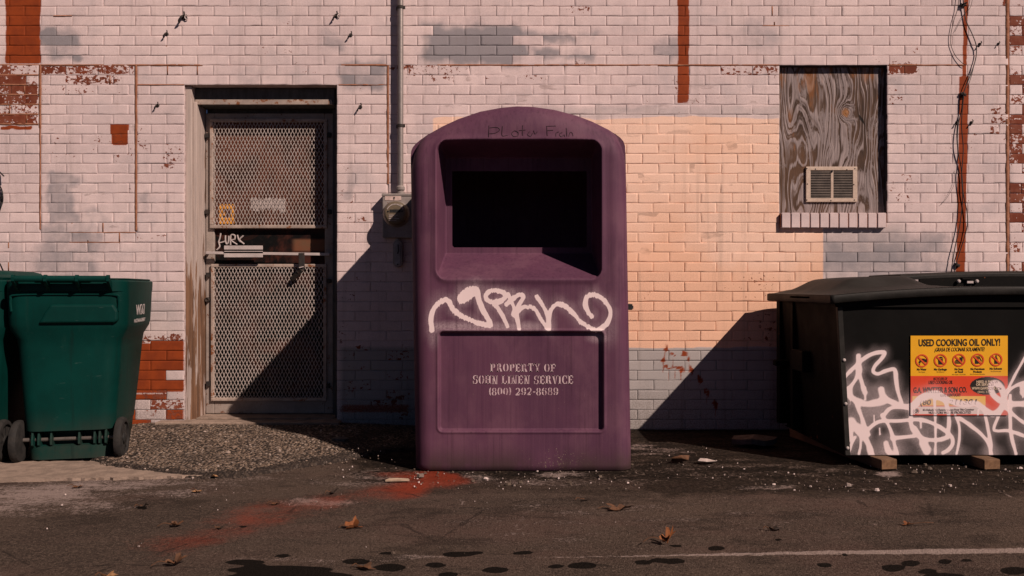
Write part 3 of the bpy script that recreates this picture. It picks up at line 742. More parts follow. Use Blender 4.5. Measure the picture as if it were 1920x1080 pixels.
# ------------------------------------------------------------------ GROUND
def mat_ground():
    t = NT('oily_asphalt')
    red, pale, wet, line = t.attr('gm')
    soil, conc, fine_, _ = t.attr('gm2')
    v = t.mp((1, 1, 1))
    n0 = t.noise(v, 1.1, 5, .6); n1 = t.noise(t.mp((1.2, 3.2, 1)), 3.0, 6, .65); n2 = t.noise(v, 55, 4, .65); n3 = t.noise(v, 260, 2, .6)
    c = t.mix(t.mr(n0, .35, .65), (.096, .069, .054), (.062, .046, .037))
    hue = t.noise(t.mp((.8, 1.6, 1), (2, 9, 4)), 1.6, 4, .6)
    c = t.mix(t.mr(hue, .46, .70, 0, .6), c, (.115, .070, .058))
    c = t.mix(t.mr(n1, .42, .72, 0, .55), c, (.040, .031, .026))
    c = t.mix(t.mr(n2, .48, .70, 0, .6), c, (.118, .086, .067))
    n4 = t.noise(v, 110, 3, .7)
    c = t.mix(t.mr(n4, .30, .48, .85, 0), c, (.020, .0155, .0125))
    c = t.mix(t.mr(n4, .57, .70, 0, .75), c, (.185, .138, .11))
    tar = t.noise(t.mp((1, 2.0, 1), (6, 3, 0)), 1.7, 6, .68)
    c = t.mix(t.mr(tar, .54, .60, 0, .5), c, (.026, .020, .0165))
    c = t.mix(t.mr(tar, .40, .34, 0, .35), c, (.13, .095, .078))
    c = t.mix(t.mr(n3, .56, .70, 0, .7), c, (.20, .15, .122))
    c = t.mix(t.mr(n3, .28, .38, .6, 0), c, (.022, .018, .016))
    # soil
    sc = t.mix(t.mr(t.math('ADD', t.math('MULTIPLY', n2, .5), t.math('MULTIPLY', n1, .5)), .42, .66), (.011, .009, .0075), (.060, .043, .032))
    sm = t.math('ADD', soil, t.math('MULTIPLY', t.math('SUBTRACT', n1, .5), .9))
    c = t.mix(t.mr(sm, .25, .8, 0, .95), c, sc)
    # pale scuffs: speckled
    pn = t.math('ADD', t.math('MULTIPLY', pale, .36), t.math('SUBTRACT', t.math('ADD', t.math('ADD', t.math('MULTIPLY', n2, .4), t.math('MULTIPLY', n3, .3)), t.math('MULTIPLY', n1, .5)), .6))
    c = t.mix(t.mr(pn, .12, .30, 0, .8), c, (.36, .28, .25))
    rn = t.math('ADD', red, t.math('MULTIPLY', t.math('SUBTRACT', n2, .5), .6))
    c = t.mix(t.mr(rn, .12, .95, 0, .9), c, (.27, .045, .022))
    ln = t.math('ADD', line, t.math('MULTIPLY', t.math('SUBTRACT', t.noise(t.mp((1, 3, 1)), 30, 6, .75), .5), 2.6))
    lm = t.math('MULTIPLY', t.mr(ln, .45, .75), t.mr(line, .02, .2))
    c = t.mix(t.math('MULTIPLY', lm, .62), c, (.44, .35, .31))
    crk = t.voro(t.mp((1, 1.2, 1)), 1.15, 'DISTANCE_TO_EDGE'); 
    cn = t.noise(v, 9, 3, .6)
    crm = t.math('MULTIPLY', t.mr(t.math('ADD', crk, t.math('MULTIPLY', t.math('SUBTRACT', cn, .5), .05)), .0, .006, .55, 0), t.mr(n0, .48, .55))
    c = t.mix(crm, c, (.02, .016, .014))
    wm = t.mr(t.math('ADD', wet, t.math('MULTIPLY', t.math('SUBTRACT', n2, .5), .3)), .26, .44)
    c = t.mix(t.math('MULTIPLY', wm, .95), c, (.007, .006, .005))
    h = t.math('ADD', t.math('MULTIPLY', n2, .8), t.math('MULTIPLY', n3, .7))
    h = t.math('ADD', h, t.math('MULTIPLY', soil, t.math('MULTIPLY', n1, 2.5)))
    return t.out(c, t.mr(wm, 0, 1, .9, .8), t.bump(t.math('ADD', h, t.math('MULTIPLY', n4, .8)), .009, .9), 0, .04)
def ground_masks(X, Y):
    Yc = np.maximum(Y, .4)
    px = 960 + X * F / Yc; py = 540 + H * F / Yc
    n = fbm(X * 3, Y * 3, 2) - .5; nf = fbm(X * 14, Y * 14, 6) - .5
    qx, qy = px + n * 120 + nf * 50, py + n * 14 + nf * 8
    red = np.zeros_like(px)
    for cx, cy, rx, ry, k in ((795, 897, 66, 14, .72), (735, 886, 50, 8, .5), (815, 888, 40, 12, .78), (1210, 1000, 60, 14, .16), (1560, 985, 90, 12, .14)):
        red = np.maximum(red, k * blob(qx, qy, cx, cy, rx, ry, .75))
    qn = fbm(X * 5, Y * 7, 44, 3)
    yc = np.interp(px, [180, 290, 420, 560, 660, 760, 840], [1048, 1026, 1000, 962, 936, 912, 895]); yc = yc + (fbm(X * 2.2, Y * 2.2, 48, 2) - .5) * 46; hw_ = np.interp(px, [180, 420, 700, 850], [30, 30, 22, 16])
    st_ = np.interp(px, [170, 300, 400, 470, 560, 640, 720, 790, 860], [0, .30, .48, .55, .34, .42, .5, .8, 0])
    red = np.maximum(red, st_ * np.exp(-((py + nf * 10 - yc) / hw_) ** 2) * np.clip(-.25 + 2.3 * qn, 0, 1.2))
    pale = np.zeros_like(px)
    for cx, cy, rx, ry, k in ((610, 943, 64, 9, .62), (90, 930, 170, 26, .72), (20, 955, 90, 14, .62), (180, 915, 120, 10, .66), (330, 925, 160, 10, .4), (1150, 960, 260, 30, .26), (1500, 970, 240, 26, .22), (250, 905, 260, 10, .55), (1050, 888, 50, 6, .8), (1000, 905, 70, 7, .5), (1240, 845, 60, 10, .4), (1330, 880, 320, 20, .26), (1560, 905, 300, 14, .22), (1100, 900, 150, 12, .34), (880, 895, 60, 10, .5), (700, 895, 120, 18, .45), (520, 1046, 240, 4, .4), (1030, 1000, 160, 30, .28), (1150, 1012, 40, 6, .3), (1450, 912, 90, 6, .5), (1210, 838, 40, 6, .6), (1660, 886, 40, 5, .8), (800, 1040, 120, 4, .4), (380, 898, 230, 6, .5)):
        pale = np.maximum(pale, k * blob(qx, qy, cx, cy, rx, ry, .8))
    wet = np.zeros_like(px)
    for cx, cy, rx, ry in ((460, 1053, 34, 5), (480, 1060, 20, 4), (530, 1068, 95, 8), (545, 1079, 110, 8), (532, 1042, 13, 2.6), (667, 1052, 22, 5), (730, 1063, 27, 7), (818, 1059, 14, 4.5), (725, 1037, 12, 2.4), (860, 1039, 32, 4.6), (890, 1036, 14, 2.6), (930, 1068, 23, 5), (840, 1077, 18, 5), (980, 1036, 22, 3.4), (1042, 1061, 13, 4), (1090, 1059, 25, 6.5), (1207, 1053, 15, 4), (1236, 1049, 18, 4), (1262, 1051, 24, 5), (1345, 1027, 16, 4.6), (1547, 1058, 12, 4), (1675, 1063, 20, 7), (1705, 1053, 17, 5), (1737, 1069, 16, 5), (1770, 1077, 36, 5), (1772, 1050, 13, 3.6), (1812, 1048, 9, 2.6), (1900, 1066, 24, 7), (1585, 1039, 6, 1.6), (268, 950, 9, 3), (455, 986, 5, 2), (1456, 1009, 5, 1.8), (1270, 1022, 10, 2), (1100, 1090, 80, 6), (300, 1098, 80, 7), (1500, 1094, 50, 5)):
        wet = np.maximum(wet, blob(px + nf * 16, py + nf * 3, cx, cy, rx, ry, .3) * (1 if (cx, cy) not in ((400, 938), (120, 990), (235, 1016)) else .55))
    for pts, rr in (([(966, 948), (990, 946), (1003, 952), (985, 962), (978, 975), (968, 985), (975, 992)], .007), ([(978, 985), (1010, 980), (1030, 972)], .005), ([(1003, 952), (1008, 945), (1001, 941)], .005), ([(860, 936), (868, 940), (862, 950), (850, 958)], .006), ([(905, 996), (925, 990), (950, 996), (945, 1004), (915, 1003), (905, 996)], .005), ([(970, 990), (960, 1002), (935, 1010)], .005), ([(1860, 910), (1890, 926), (1930, 940)], .007)):
        gp = [(G(a, b).x, G(a, b).y) for a, b in pts]
        dd = dist_poly(X, Y, spline(gp, 5), .03)
        pale = np.maximum(pale, .5 * (1 - sstep(rr * .3, rr * 1.8, dd)))
    yl = 1040 - (px - 1240) * .0175
    hw = np.interp(px, [900, 1240, 1500, 1760, 2000], [1.2, 2.0, 3.2, 5.0, 4.2])
    line = (1 - sstep(hw * .6, hw * 1.5, np.abs(py - yl + nf * 2))) * np.interp(px, [860, 1000, 1300, 1700, 2600], [0, .45, .8, 1, 1])
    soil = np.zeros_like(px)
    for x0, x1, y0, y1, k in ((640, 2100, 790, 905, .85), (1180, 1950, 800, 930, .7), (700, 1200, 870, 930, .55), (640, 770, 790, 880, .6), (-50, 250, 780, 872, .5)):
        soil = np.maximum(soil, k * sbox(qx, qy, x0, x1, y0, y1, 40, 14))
    conc = np.zeros_like(px)
    return np.stack([red, pale, wet, line], -1), np.stack([soil, conc, nf + .5, np.ones_like(px)], -1)
def hground(X, Y):
    h = (fbm(X * 1.1, Y * 1.1, 21) - .5) * .012 + (fbm(X * 9, Y * 9, 31) - .5) * .004
    near = sstep(2.0, 2.6, Y) * (1 - sstep(5.2, 5.38, Y)) * (1 - sstep(4.0, 5.0, np.abs(X)))
    return h * near
def ground():
    xs = np.concatenate([[-300, -60, -20, -9, -6], np.arange(-4.6, 4.61, .0135), [6, 9, 20, 60, 300]])
    ys = np.concatenate([[-300, -60, -20, -8, -3, 0, 1.4, 2.0, 2.3], np.arange(2.45, 5.46, .0125), [5.8, 8, 20, 60, 300]])
    X, Y = np.meshgrid(xs, ys); X = X.ravel(); Y = Y.ravel()
    a, b = ground_masks(X, Y)
    me = mesh_np('ground', np.stack([X, Y, hground(X, Y) - .004], -1), grid_quads(len(ys), len(xs)), mat_ground(), attrs={'gm': a, 'gm2': b})
    tag(put('ground', me), 'dark oily asphalt yard with red overspray and wet spots', 'ground', kind='structure')
ground()

def mat_gravel():
    t = NT('coarse_gravel_asphalt')
    d = t.voro(t.mp((1, .8, .6)), 74); cc = t.voro(t.mp((1, .8, .6)), 74, out='Color')
    s = t.n.new('ShaderNodeSeparateColor'); t.l.new(cc, s.inputs[0])
    n = t.noise(None, 4, 5, .6); f = t.noise(None, 200, 2, .5)
    st = t.mix(s.outputs[0], (.27, .195, .14), (.085, .062, .048))
    st = t.mix(t.mr(s.outputs[1], .86, .9), st, (.34, .27, .22))
    c = t.mix(t.mr(d, .42, .68), st, (.026, .020, .016))
    c = t.mix(t.mr(n, .5, .72, 0, .65), c, (.05, .038, .03))
    m = t.attr('ga')[0]
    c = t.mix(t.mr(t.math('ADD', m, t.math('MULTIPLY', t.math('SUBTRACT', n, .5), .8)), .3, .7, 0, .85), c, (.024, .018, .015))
    h = t.math('ADD', t.math('MULTIPLY', d, -1.0), t.math('MULTIPLY', f, .25))
    return t.out(c, .88, t.bump(h, .010, 1.0), 0, .2)
def apron():
    xs = np.arange(-2.62, -.55, .012); ys = np.arange(3.9, D + .002, .012)
    X, Y = np.meshgrid(xs, ys); Xr, Yr = X.ravel(), Y.ravel()
    px = 960 + Xr * F / Yr; py = 540 + H * F / Yr
    wob = (fbm(Xr * 4, Yr * 4, 8) - .5)
    # front edge in picture rows, as a line on the ground
    ye = np.interp(Xr, [-2.62, -2.35, -2.1, -1.85, -1.6, -1.3, -1.0, -.6], [5.30, 4.55, 4.22, 4.12, 4.02, 4.06, 4.35, 4.75]) + wob * .10
    d = Yr - ye
    hgt = .032 * sstep(-.02, .75, d) * np.interp(Xr, [-2.62, -2.4, -2.2, -1.2, -.9, -.6], [.4, .8, 1, 1, .65, .3]) + .016 * sstep(-.012, .05, d)
    hgt = hgt + (fbm(Xr * 10, Yr * 10, 12) - .5) * .006 + RNG.uniform(-1, 1, len(Xr)) * .0022
    hgt = np.where(d < 0, -.03, hgt)
    z = hgt
    q = grid_quads(len(ys), len(xs))
    keep = (d[q] > -.03).all(1)
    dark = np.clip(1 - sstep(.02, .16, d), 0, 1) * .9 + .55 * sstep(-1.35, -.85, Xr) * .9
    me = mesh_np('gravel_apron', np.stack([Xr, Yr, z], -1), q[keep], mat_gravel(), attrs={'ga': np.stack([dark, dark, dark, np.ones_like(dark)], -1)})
    bm = bmesh.new(); bm.from_mesh(me); bmesh.ops.delete(bm, geom=[v for v in bm.verts if not v.link_faces], context='VERTS'); bm.to_mesh(me); bm.free()
    tag(put('pavement', me), 'rough gravelly asphalt ramp in front of the door', 'ramp', kind='structure')
    # worn strip of old concrete along the foot of the bins
    poly = [(-160, 872), (60, 868), (180, 868), (236, 878), (300, 873), (380, 876), (430, 883), (468, 890), (380, 894), (240, 898), (100, 901), (-160, 906)]
    pts = spline(poly + [poly[0]], 14)[:-1]
    g = [G(x + random.uniform(-3, 3), y + random.uniform(-.8, .8) + 3 * (float(fbm(np.array(x / 30), np.array(y / 9), 3)) - .5)) for x, y in pts]
    b = MB(); n = len(g)
    b.add([(p.x, p.y, .009) for p in g] + [(p.x, p.y, -.02) for p in g], [tuple(range(n))] + [(i, (i + 1) % n, n + (i + 1) % n, n + i) for i in range(n)])
    o = b.build('path', M['concrete']); tag(o, 'worn pale concrete strip below the green bins', 'concrete strip', kind='structure')
apron()

# ------------------------------------------------------------------ PURPLE DROP BOX
def mat_purple():
    t = NT('faded_purple_plastic')
    paint, halo, scuff, _ = t.attr('pm')
    st = t.noise(t.mp((70, 70, 1.3)), 1.0, 5, .65)
    big = t.noise(None, 2.2, 4, .6); fin = t.noise(None, 240, 2, .6)
    c = t.mix(t.mr(big, .35, .65), (.106, .040, .072), (.083, .032, .060))
    fad = t.noise(t.mp((1.2, 1.2, .7), (4, 1, 2)), 3.5, 5, .65)
    c = t.mix(t.mr(fad, .45, .68, 0, .6), c, (.150, .068, .098))
    scr = t.noise(t.mp((90, 90, 7), (1, 2, 3)), 1.0, 3, .7)
    c = t.mix(t.mr(scr, .72, .78, 0, .4), c, (.22, .12, .15))
    c = t.mix(t.mr(st, .48, .75, 0, .5), c, (.130, .058, .084))
    c = t.mix(t.mr(st, .28, .48, .5, 0), c, (.042, .0165, .028))
    c = t.mix(t.mr(fin, .58, .75, 0, .35), c, (.13, .062, .08))
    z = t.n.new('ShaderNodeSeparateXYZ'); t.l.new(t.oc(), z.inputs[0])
    sp = t.noise(t.mp((1, 1, 1), (3, 3, 3)), 130, 3, .6)
    c = t.mix(t.mr(t.math('ADD', sp, t.math('MULTIPLY', scuff, .14)), .74, .78, 0, .7), c, (.30, .24, .17))
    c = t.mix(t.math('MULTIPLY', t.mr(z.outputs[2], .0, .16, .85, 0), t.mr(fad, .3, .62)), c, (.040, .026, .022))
    hn = t.math('MULTIPLY', halo, t.mr(t.math('ADD', t.math('MULTIPLY', fin, .6), t.math('MULTIPLY', st, .5)), .35, .7, .25, 1.1))
    c = t.mix(t.math('MULTIPLY', hn, .8), c, (.52, .40, .42))
    pn = t.math('ADD', paint, t.math('MULTIPLY', t.math('SUBTRACT', fin, .5), .35))
    c = t.mix(t.mr(pn, .30, .62), c, (.78, .63, .62))
    return t.out(c, t.mr(big, .3, .7, .56, .68), t.bump(t.math('ADD', fin, st), .0006, .7), 0, .18)
M['purple'] = mat_purple(); M['scribble'] = worn('faded_marker', (.042, .017, .028), (.062, .026, .041), 40, .7, bump=.0001)
YF = 4.17
def bin_fn():
    Ys = YF + .085
    xl0, xr0 = wx(770, Ys), wx(1173, Ys)
    tp = np.array([(770, 292), (771, 283), (774, 276), (779, 270), (787, 263), (800, 254), (830, 237), (860, 223), (900, 209.5), (940, 202), (970, 199.5), (1000, 200.5), (1040, 206), (1080, 216.5), (1110, 228), (1140, 243), (1155, 252), (1163, 258), (1169, 265), (1172, 274), (1173, 288)], float)
    tx = (tp[:, 0] - 960) * Ys / F; tz = H + (540 - tp[:, 1]) * Ys / F
    ztop = lambda x: np.interp(x, tx, tz)
    R1 = (wx(818, YF), wx(1128, YF), wz(525, YF), wz(261, YF))
    Y2 = YF + .27
    R2o = (wx(836, Y2), wx(1110, Y2), wz(475, Y2), wz(296, Y2))
    HO = (wx(848, Y2), wx(1100, Y2), wz(464, Y2), 1.545)
    LP = (wx(824, YF), wx(1130, YF), wz(807, YF), wz(623, YF))
    return xl0, xr0, ztop, R1, R2o, HO, LP
XL0, XR0, ZTOP, R1, R2, HO, LP = bin_fn()
def rr_sd(x, z, R, r):
    cx, cz = (R[0] + R[1]) / 2, (R[2] + R[3]) / 2
    qx = np.abs(x - cx) - (R[1] - R[0]) / 2 + r; qz = np.abs(z - cz) - (R[3] - R[2]) / 2 + r
    return np.hypot(np.maximum(qx, 0), np.maximum(qz, 0)) + np.minimum(np.maximum(qx, qz), 0) - r
def bin_depth(x, z, xl, xr):
    r, rt = .085, .135
    ex = np.minimum(x - xl, xr - x); et = (ZTOP(np.clip(x, XL0, XR0)) - z) * .9
    q = np.minimum(np.hypot(np.maximum(0, r - ex), np.maximum(0, rt - et) * r / rt), r)
    d = r - np.sqrt(np.maximum(r * r - q * q, 0))
    eb = np.maximum(0, .03 - z); d = d + eb * eb * 12
    # hooded opening: flared walls down to a flange
    sd = rr_sd(x, z, R1, .06)
    def lin(v, a, b): return (v - a) / (b - a)
    t = np.minimum(np.minimum(lin(x, R1[0], R2[0]), lin(x, R1[1], R2[1])), np.minimum(lin(z, R1[2], R2[2]), lin(z, R1[3], R2[3])))
    t = np.minimum(t, np.clip(-sd / .02, 0, 1e9))
    t = np.clip(t, 0, 1)
    k = .12                                  # ease the lip
    t = np.where(t < k, t * t / (2 * k), t - k / 2) / (1 - k / 2)
    d = np.maximum(d, t * .27)
    lip = np.exp(-(sd / .018) ** 2) * .006
    d = d - lip * (sd > -.02)
    sp = rr_sd(x, z, LP, .018)
    d = d + .021 * (1 - sstep(-.004, .004, sp)) - .004 * np.exp(-((sp - .010) / .006) ** 2)
    d = d + .007 * (fbm(x * 3.2, z * 3.2, 40, 3) - .5)
    return d
def purple():
    root = thing('donation_bin', 'tall faded purple plastic drop box with an arched hood and white graffiti', 'drop box', (.045, 4.75, 0))
    o = Vector(root.location)
    def uniq(a, eps): 
        out = [a[0]]
        for v in a[1:]:
            if v - out[-1] > eps: out.append(v)
        return out
    xg = np.concatenate([np.linspace(XL0, XL0 + .1, 36)[:-1], np.arange(XL0 + .1, XR0 - .1, .0034), np.linspace(XR0 - .1, XR0, 36)])
    xg = np.array(sorted(xg)); xg[np.argmin(abs(xg - HO[0]))] = HO[0]; xg[np.argmin(abs(xg - HO[1]))] = HO[1]
    zg = np.arange(.0, 1.5501, .0038); zg[np.argmin(abs(zg - HO[2]))] = HO[2]; zg[np.argmin(abs(zg - HO[3]))] = HO[3]
    us = np.linspace(0, 1, 56)[1:]
    X = np.tile(xg, (len(zg) + len(us), 1))
    ZT = ZTOP(xg)
    Z = np.vstack([np.tile(zg[:, None], (1, len(xg))), zg[-1] + us[:, None] * (ZT[None, :] - zg[-1])])
    sl_ = (wx(780, YF + .085) - XL0) * (1 - np.clip(Z / 1.6, 0, 1)); sr_ = (wx(1183, YF + .085) - XR0) * (1 - np.clip(Z / 1.6, 0, 1))
    Xs = X + sl_ * (1 - sstep(0, .16, X - XL0)) + sr_ * (1 - sstep(0, .16, XR0 - X))
    d = bin_depth(Xs, Z, XL0 + sl_, XR0 + sr_)
    V = np.stack([Xs, YF + d, Z], -1)
    nr, nc = X.shape
    q = grid_quads(nr, nc)
    cx = X.ravel()[q].mean(1); cz = Z.ravel()[q].mean(1)
    hole = (cx > HO[0]) & (cx < HO[1]) & (cz > HO[2]) & (cz < HO[3])
    # rounded lower corners of the mouth
    for sx in (0, 1):
        hx = HO[sx] + (.016 if sx == 0 else -.016); hz = HO[2] + .016
        inc = (np.abs(cx - HO[sx]) < .016) & (cz < hz)
        hole &= ~(inc & (np.hypot(cx - hx, cz - hz) > .016))
    q = q[~hole]
    Vf = V.reshape(-1, 3)
    # sides, roof and back
    ring = [i * nc for i in range(nr)] + [(nr - 1) * nc + j for j in range(1, nc)] + [i * nc + nc - 1 for i in range(nr - 2, -1, -1)]
    ring = np.array(ring); n = len(ring)
    base = Vf[ring]; layers = [base]
    for yy in (4.42, 4.6, 4.9, 5.18, 5.24, 5.28):
        L_ = base.copy(); L_[:, 1] = yy
        k = 1 - max(0, yy - 5.18) * .35
        L_[:, 0] = (L_[:, 0] - .04) * k + .04; L_[:, 2] = L_[:, 2] * (k if k < 1 else 1)
        layers.append(L_)
    nv = len(Vf); Vs = [Vf]; Q = [q]; prev = ring
    for L_ in layers[1:]:
        cur = nv + np.arange(n); Vs.append(L_); nv += n
        Q.append(np.stack([prev[:-1], cur[:-1], cur[1:], prev[1:]], -1)); prev = cur
    c0 = nv; Vs.append(np.array([[.04, 5.285, .8]])); nv += 1
    tris = np.stack([prev[:-1], np.full(n - 1, c0), prev[1:]], -1); tris = np.vstack([tris, [[prev[-1], c0, prev[0]]]])
    Va = np.vstack(Vs)
    # graffiti
    px = 960 + Va[:, 0] * F / YF; py = 540 - (Va[:, 2] - H) * F / YF
    front = Va[:, 1] < YF + .09
    k = lambda *p: [(790 + x / 4.8, 520 + y / 4.8) for x, y in p]
    S1 = [(k((95, 470), (86, 400), (95, 330), (130, 255), (180, 210), (220, 200), (250, 220), (290, 285), (350, 335), (430, 375), (520, 405), (590, 425), (618, 425), (610, 390), (560, 300), (520, 200), (498, 110), (480, 95), (420, 110), (365, 155), (348, 195), (368, 212), (420, 180), (475, 130)), 4.7),
          (k((480, 100), (430, 140), (370, 190)), 5),
          (k((690, 120), (640, 112), (595, 140), (580, 178), (605, 208), (660, 218), (725, 202), (758, 168), (738, 130), (692, 112)), 4.4),
          (k((655, 235), (700, 290), (740, 360), (775, 440)), 3.6),
          (k((780, 150), (803, 200), (832, 260), (852, 320), (870, 390), (880, 460)), 3.8),
          (k((768, 240), (803, 205), (860, 165), (905, 155), (915, 180), (888, 230), (845, 295), (832, 330)), 4.2),
          (k((850, 325), (885, 285), (940, 260), (1000, 270), (1040, 310), (1080, 380), (1130, 450)), 3.8),
          (k((1040, 172), (1080, 230), (1110, 280), (1135, 350), (1143, 450)), 3.6),
          (k((1145, 460), (1152, 350), (1182, 265), (1240, 238), (1300, 258), (1370, 325), (1440, 400), (1510, 445), (1580, 468), (1640, 440), (1690, 370), (1700, 290), (1660, 215), (1590, 165), (1530, 152), (1484, 182), (1478, 250), (1500, 305), (1532, 345)), 4.2)]
    pa = np.zeros(len(Va)); ha = np.zeros(len(Va)); sc = np.zeros(len(Va))
    m = np.nonzero(front & (py > 515) & (py < 690))[0]
    # threads of paint running downwards
    pyj = py[m] - (vnoise(px[m] * .55, px[m] * 0, 3) ** 2) * 3.0
    pa[m] = spray(px[m], pyj, S1, 0, 2, .28)
    ha[m] = np.maximum(spray(px[m], py[m], S1, .42, 3.0, .5) * .85, .8 * sbox(px[m], py[m], 812, 1020, 605, 618, 22, 9) + .4 * blob(px[m], py[m], 812, 627, 9, 22, .8) + .5 * blob(px[m], py[m], 1120, 634, 16, 8, .8) + .3 * blob(px[m], py[m], 1140, 615, 16, 30, .8))
    # stencilled words on the lower panel
    sc = np.maximum(.9 * blob(px, py, 1050, 868, 60, 26, .7), .35 * sbox(px, py, 770, 1190, 860, 900, 10)) * front
    pm = np.stack([pa, ha, sc, np.ones(len(Va))], -1)
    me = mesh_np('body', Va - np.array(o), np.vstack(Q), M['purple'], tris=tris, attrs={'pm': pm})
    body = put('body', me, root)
    # scribble under the arch, drawn with a marker
    b = MB()
    def mk(pts, w=.0022):
        p3 = []
        for x, y in spline(pts, 5):
            X_ = wx(x, YF + .01); Z_ = wz(y, YF + .01)
            dd = float(bin_depth(np.array([X_]), np.array([Z_]), XL0, XR0)[0]); p3.append((X_, YF + dd - .0005, Z_))
        b.tube(p3, w, 5)
    kk = lambda *p: [(660 + x / 3.375, y / 3.375) for x, y in p]
    for si, s in enumerate((((868, 795), (866, 870)), ((868, 810), (920, 808), (935, 825), (905, 845), (870, 848)), ((953, 800), (951, 860), (985, 858)), ((1030, 828), (1012, 845), (1022, 865), (1048, 862), (1052, 840), (1030, 828)), ((1080, 795), (1079, 860)), ((1058, 828), (1098, 824)), ((1122, 835), (1112, 855), (1130, 865), (1142, 845)), ((1150, 828), (1158, 850), (1172, 835)), ((1232, 798), (1236, 862)), ((1230, 800), (1290, 798)), ((1234, 828), (1272, 826)), ((1290, 865), (1292, 845), (1308, 836)), ((1330, 840), (1314, 850), (1322, 868), (1342, 855), (1344, 868)), ((1356, 810), (1360, 866)), ((1372, 866), (1380, 840), (1394, 845), (1398, 864)))):
        if si in (2, 3, 4, 6, 8, 11, 12, 14): b.build('marker_scribble', M['scribble'], root); b = MB()
        mk(kk(*s))
    b.build('marker_scribble', M['scribble'], root)
    stencil(root, body)
    # latch on the right side
    b = MB(); X = wx(1180, YF + .22); 
    b.box(X - .01, X + .014, YF + .20, YF + .30, wz(581, YF + .22), wz(570, YF + .22)); b.box(X, X + .022, YF + .22, YF + .26, wz(579, YF + .22), wz(573, YF + .22))
    b.build('latch', M['black'], root, bevel=.002)

def glyphs():
    """stencil letters with slab serifs: stems, half rings and bars with bridges left open; unit cap height"""
    T, t = .25, .09
    R = lambda x0, y0, x1, y1: ('r', x0, y0, x1, y1)
    A = lambda cx, cy, rx, ry, a0, a1, th=T: ('a', cx, cy, rx, ry, a0, a1, th)
    stem = lambda x: [R(x, 0, x + T, 1), R(x - .08, 0, x + T + .08, t), R(x - .08, 1 - t, x + T + .08, 1)]
    Gd = {}
    Gd['P'] = (stem(.1) + [A(.48, .72, .32, .28, -80, 80)], .88)
    Gd['R'] = (stem(.1) + [A(.46, .73, .32, .27, -70, 80), ('q', .48, .45, .72, .45, .95, 0, .68, 0)], .98)
    Gd['O'] = ([A(.46, .5, .42, .5, 105, 255), A(.50, .5, .42, .5, -75, 75)], .98)
    Gd['E'] = (stem(.1) + [R(.42, 0, .8, t * 1.3), R(.42, 1 - t * 1.3, .8, 1), R(.42, .44, .64, .56), R(.70, 0, .8, .30), R(.70, .70, .8, 1)], .88)
    Gd['T'] = ([R(.32, 0, .32 + T, 1), R(.22, 0, .68, t), R(0, 1 - t * 1.3, .28, 1), R(.61, 1 - t * 1.3, .9, 1), R(0, .68, .1, 1), R(.8, .68, .9, 1)], .96)
    Gd['Y'] = ([R(.36, 0, .36 + T, .45), R(.26, 0, .72, t), ('q', .0, 1, .30, 1, .56, .47, .36, .47), ('q', .66, 1, .84, 1, .64, .5, .56, .5), R(-.04, 1 - t, .38, 1), R(.58, 1 - t, .92, 1)], .98)
    Gd['F'] = (stem(.1) + [R(.42, 1 - t * 1.3, .8, 1), R(.42, .44, .64, .56), R(.70, .68, .8, 1)], .86)
    Gd['S'] = ([A(.42, .73, .36, .27, 60, 255, .2), A(.44, .27, .36, .27, -120, 75, .2), R(.66, .66, .76, .98), R(.06, .02, .16, .34)], .86)
    Gd['H'] = (stem(.08) + stem(.62) + [R(.38, .44, .57, .56)], 1.02)
    Gd['N'] = ([R(.14, 0, .26, 1), R(.04, 0, .38, t), R(.72, .0, .84, 1), R(.60, 1 - t, .94, 1), ('q', .02, 1, .34, 1, .70, .02, .56, .02)], 1.02)
    Gd['L'] = (stem(.1) + [R(.42, 0, .8, t * 1.3), R(.68, 0, .8, .36)], .88)
    Gd['I'] = (stem(.1), .48)
    Gd['V'] = ([('q', .02, 1, .32, 1, .56, .0, .42, .0), ('q', .66, 1, .80, 1, .60, .2, .54, .08), R(-.04, 1 - t, .40, 1), R(.58, 1 - t, .90, 1)], .94)
    Gd['C'] = ([A(.46, .5, .42, .5, 60, 300), R(.72, .66, .82, .98), R(.72, .02, .82, .30)], .92)
    Gd['('] = ([A(.46, .5, .38, .62, 120, 240, .2)], .40); Gd[')'] = ([A(-.04, .5, .38, .62, -60, 60, .2)], .44)
    Gd['0'] = ([A(.36, .5, .34, .5, 100, 260, .22), A(.40, .5, .34, .5, -80, 80, .22)], .80)
    Gd['8'] = ([A(.36, .74, .28, .26, 100, 260, .17), A(.40, .74, .28, .26, -80, 80, .17), A(.36, .26, .33, .27, 100, 260, .19), A(.40, .26, .33, .27, -80, 80, .19)], .80)
    Gd['2'] = ([A(.36, .72, .34, .28, -40, 165, .2), ('q', .50, .52, .70, .60, .34, .14, .04, .12), R(.04, 0, .72, .15), R(.62, 0, .72, .30)], .80)
    Gd['9'] = ([A(.36, .66, .33, .34, 95, 265, .19), A(.40, .66, .33, .34, -80, 80, .2), A(.36, .40, .37, .40, -75, 20, .2), R(.08, .06, .26, .24)], .80)
    Gd['6'] = ([A(.36, .34, .33, .34, 95, 265, .2), A(.40, .34, .33, .34, -80, 80, .19), A(.40, .60, .37, .40, 100, 200, .2), R(.52, .76, .70, .94)], .80)
    Gd['-'] = ([R(.06, .34, .40, .50)], .46); Gd[' '] = ([], .42)
    return Gd
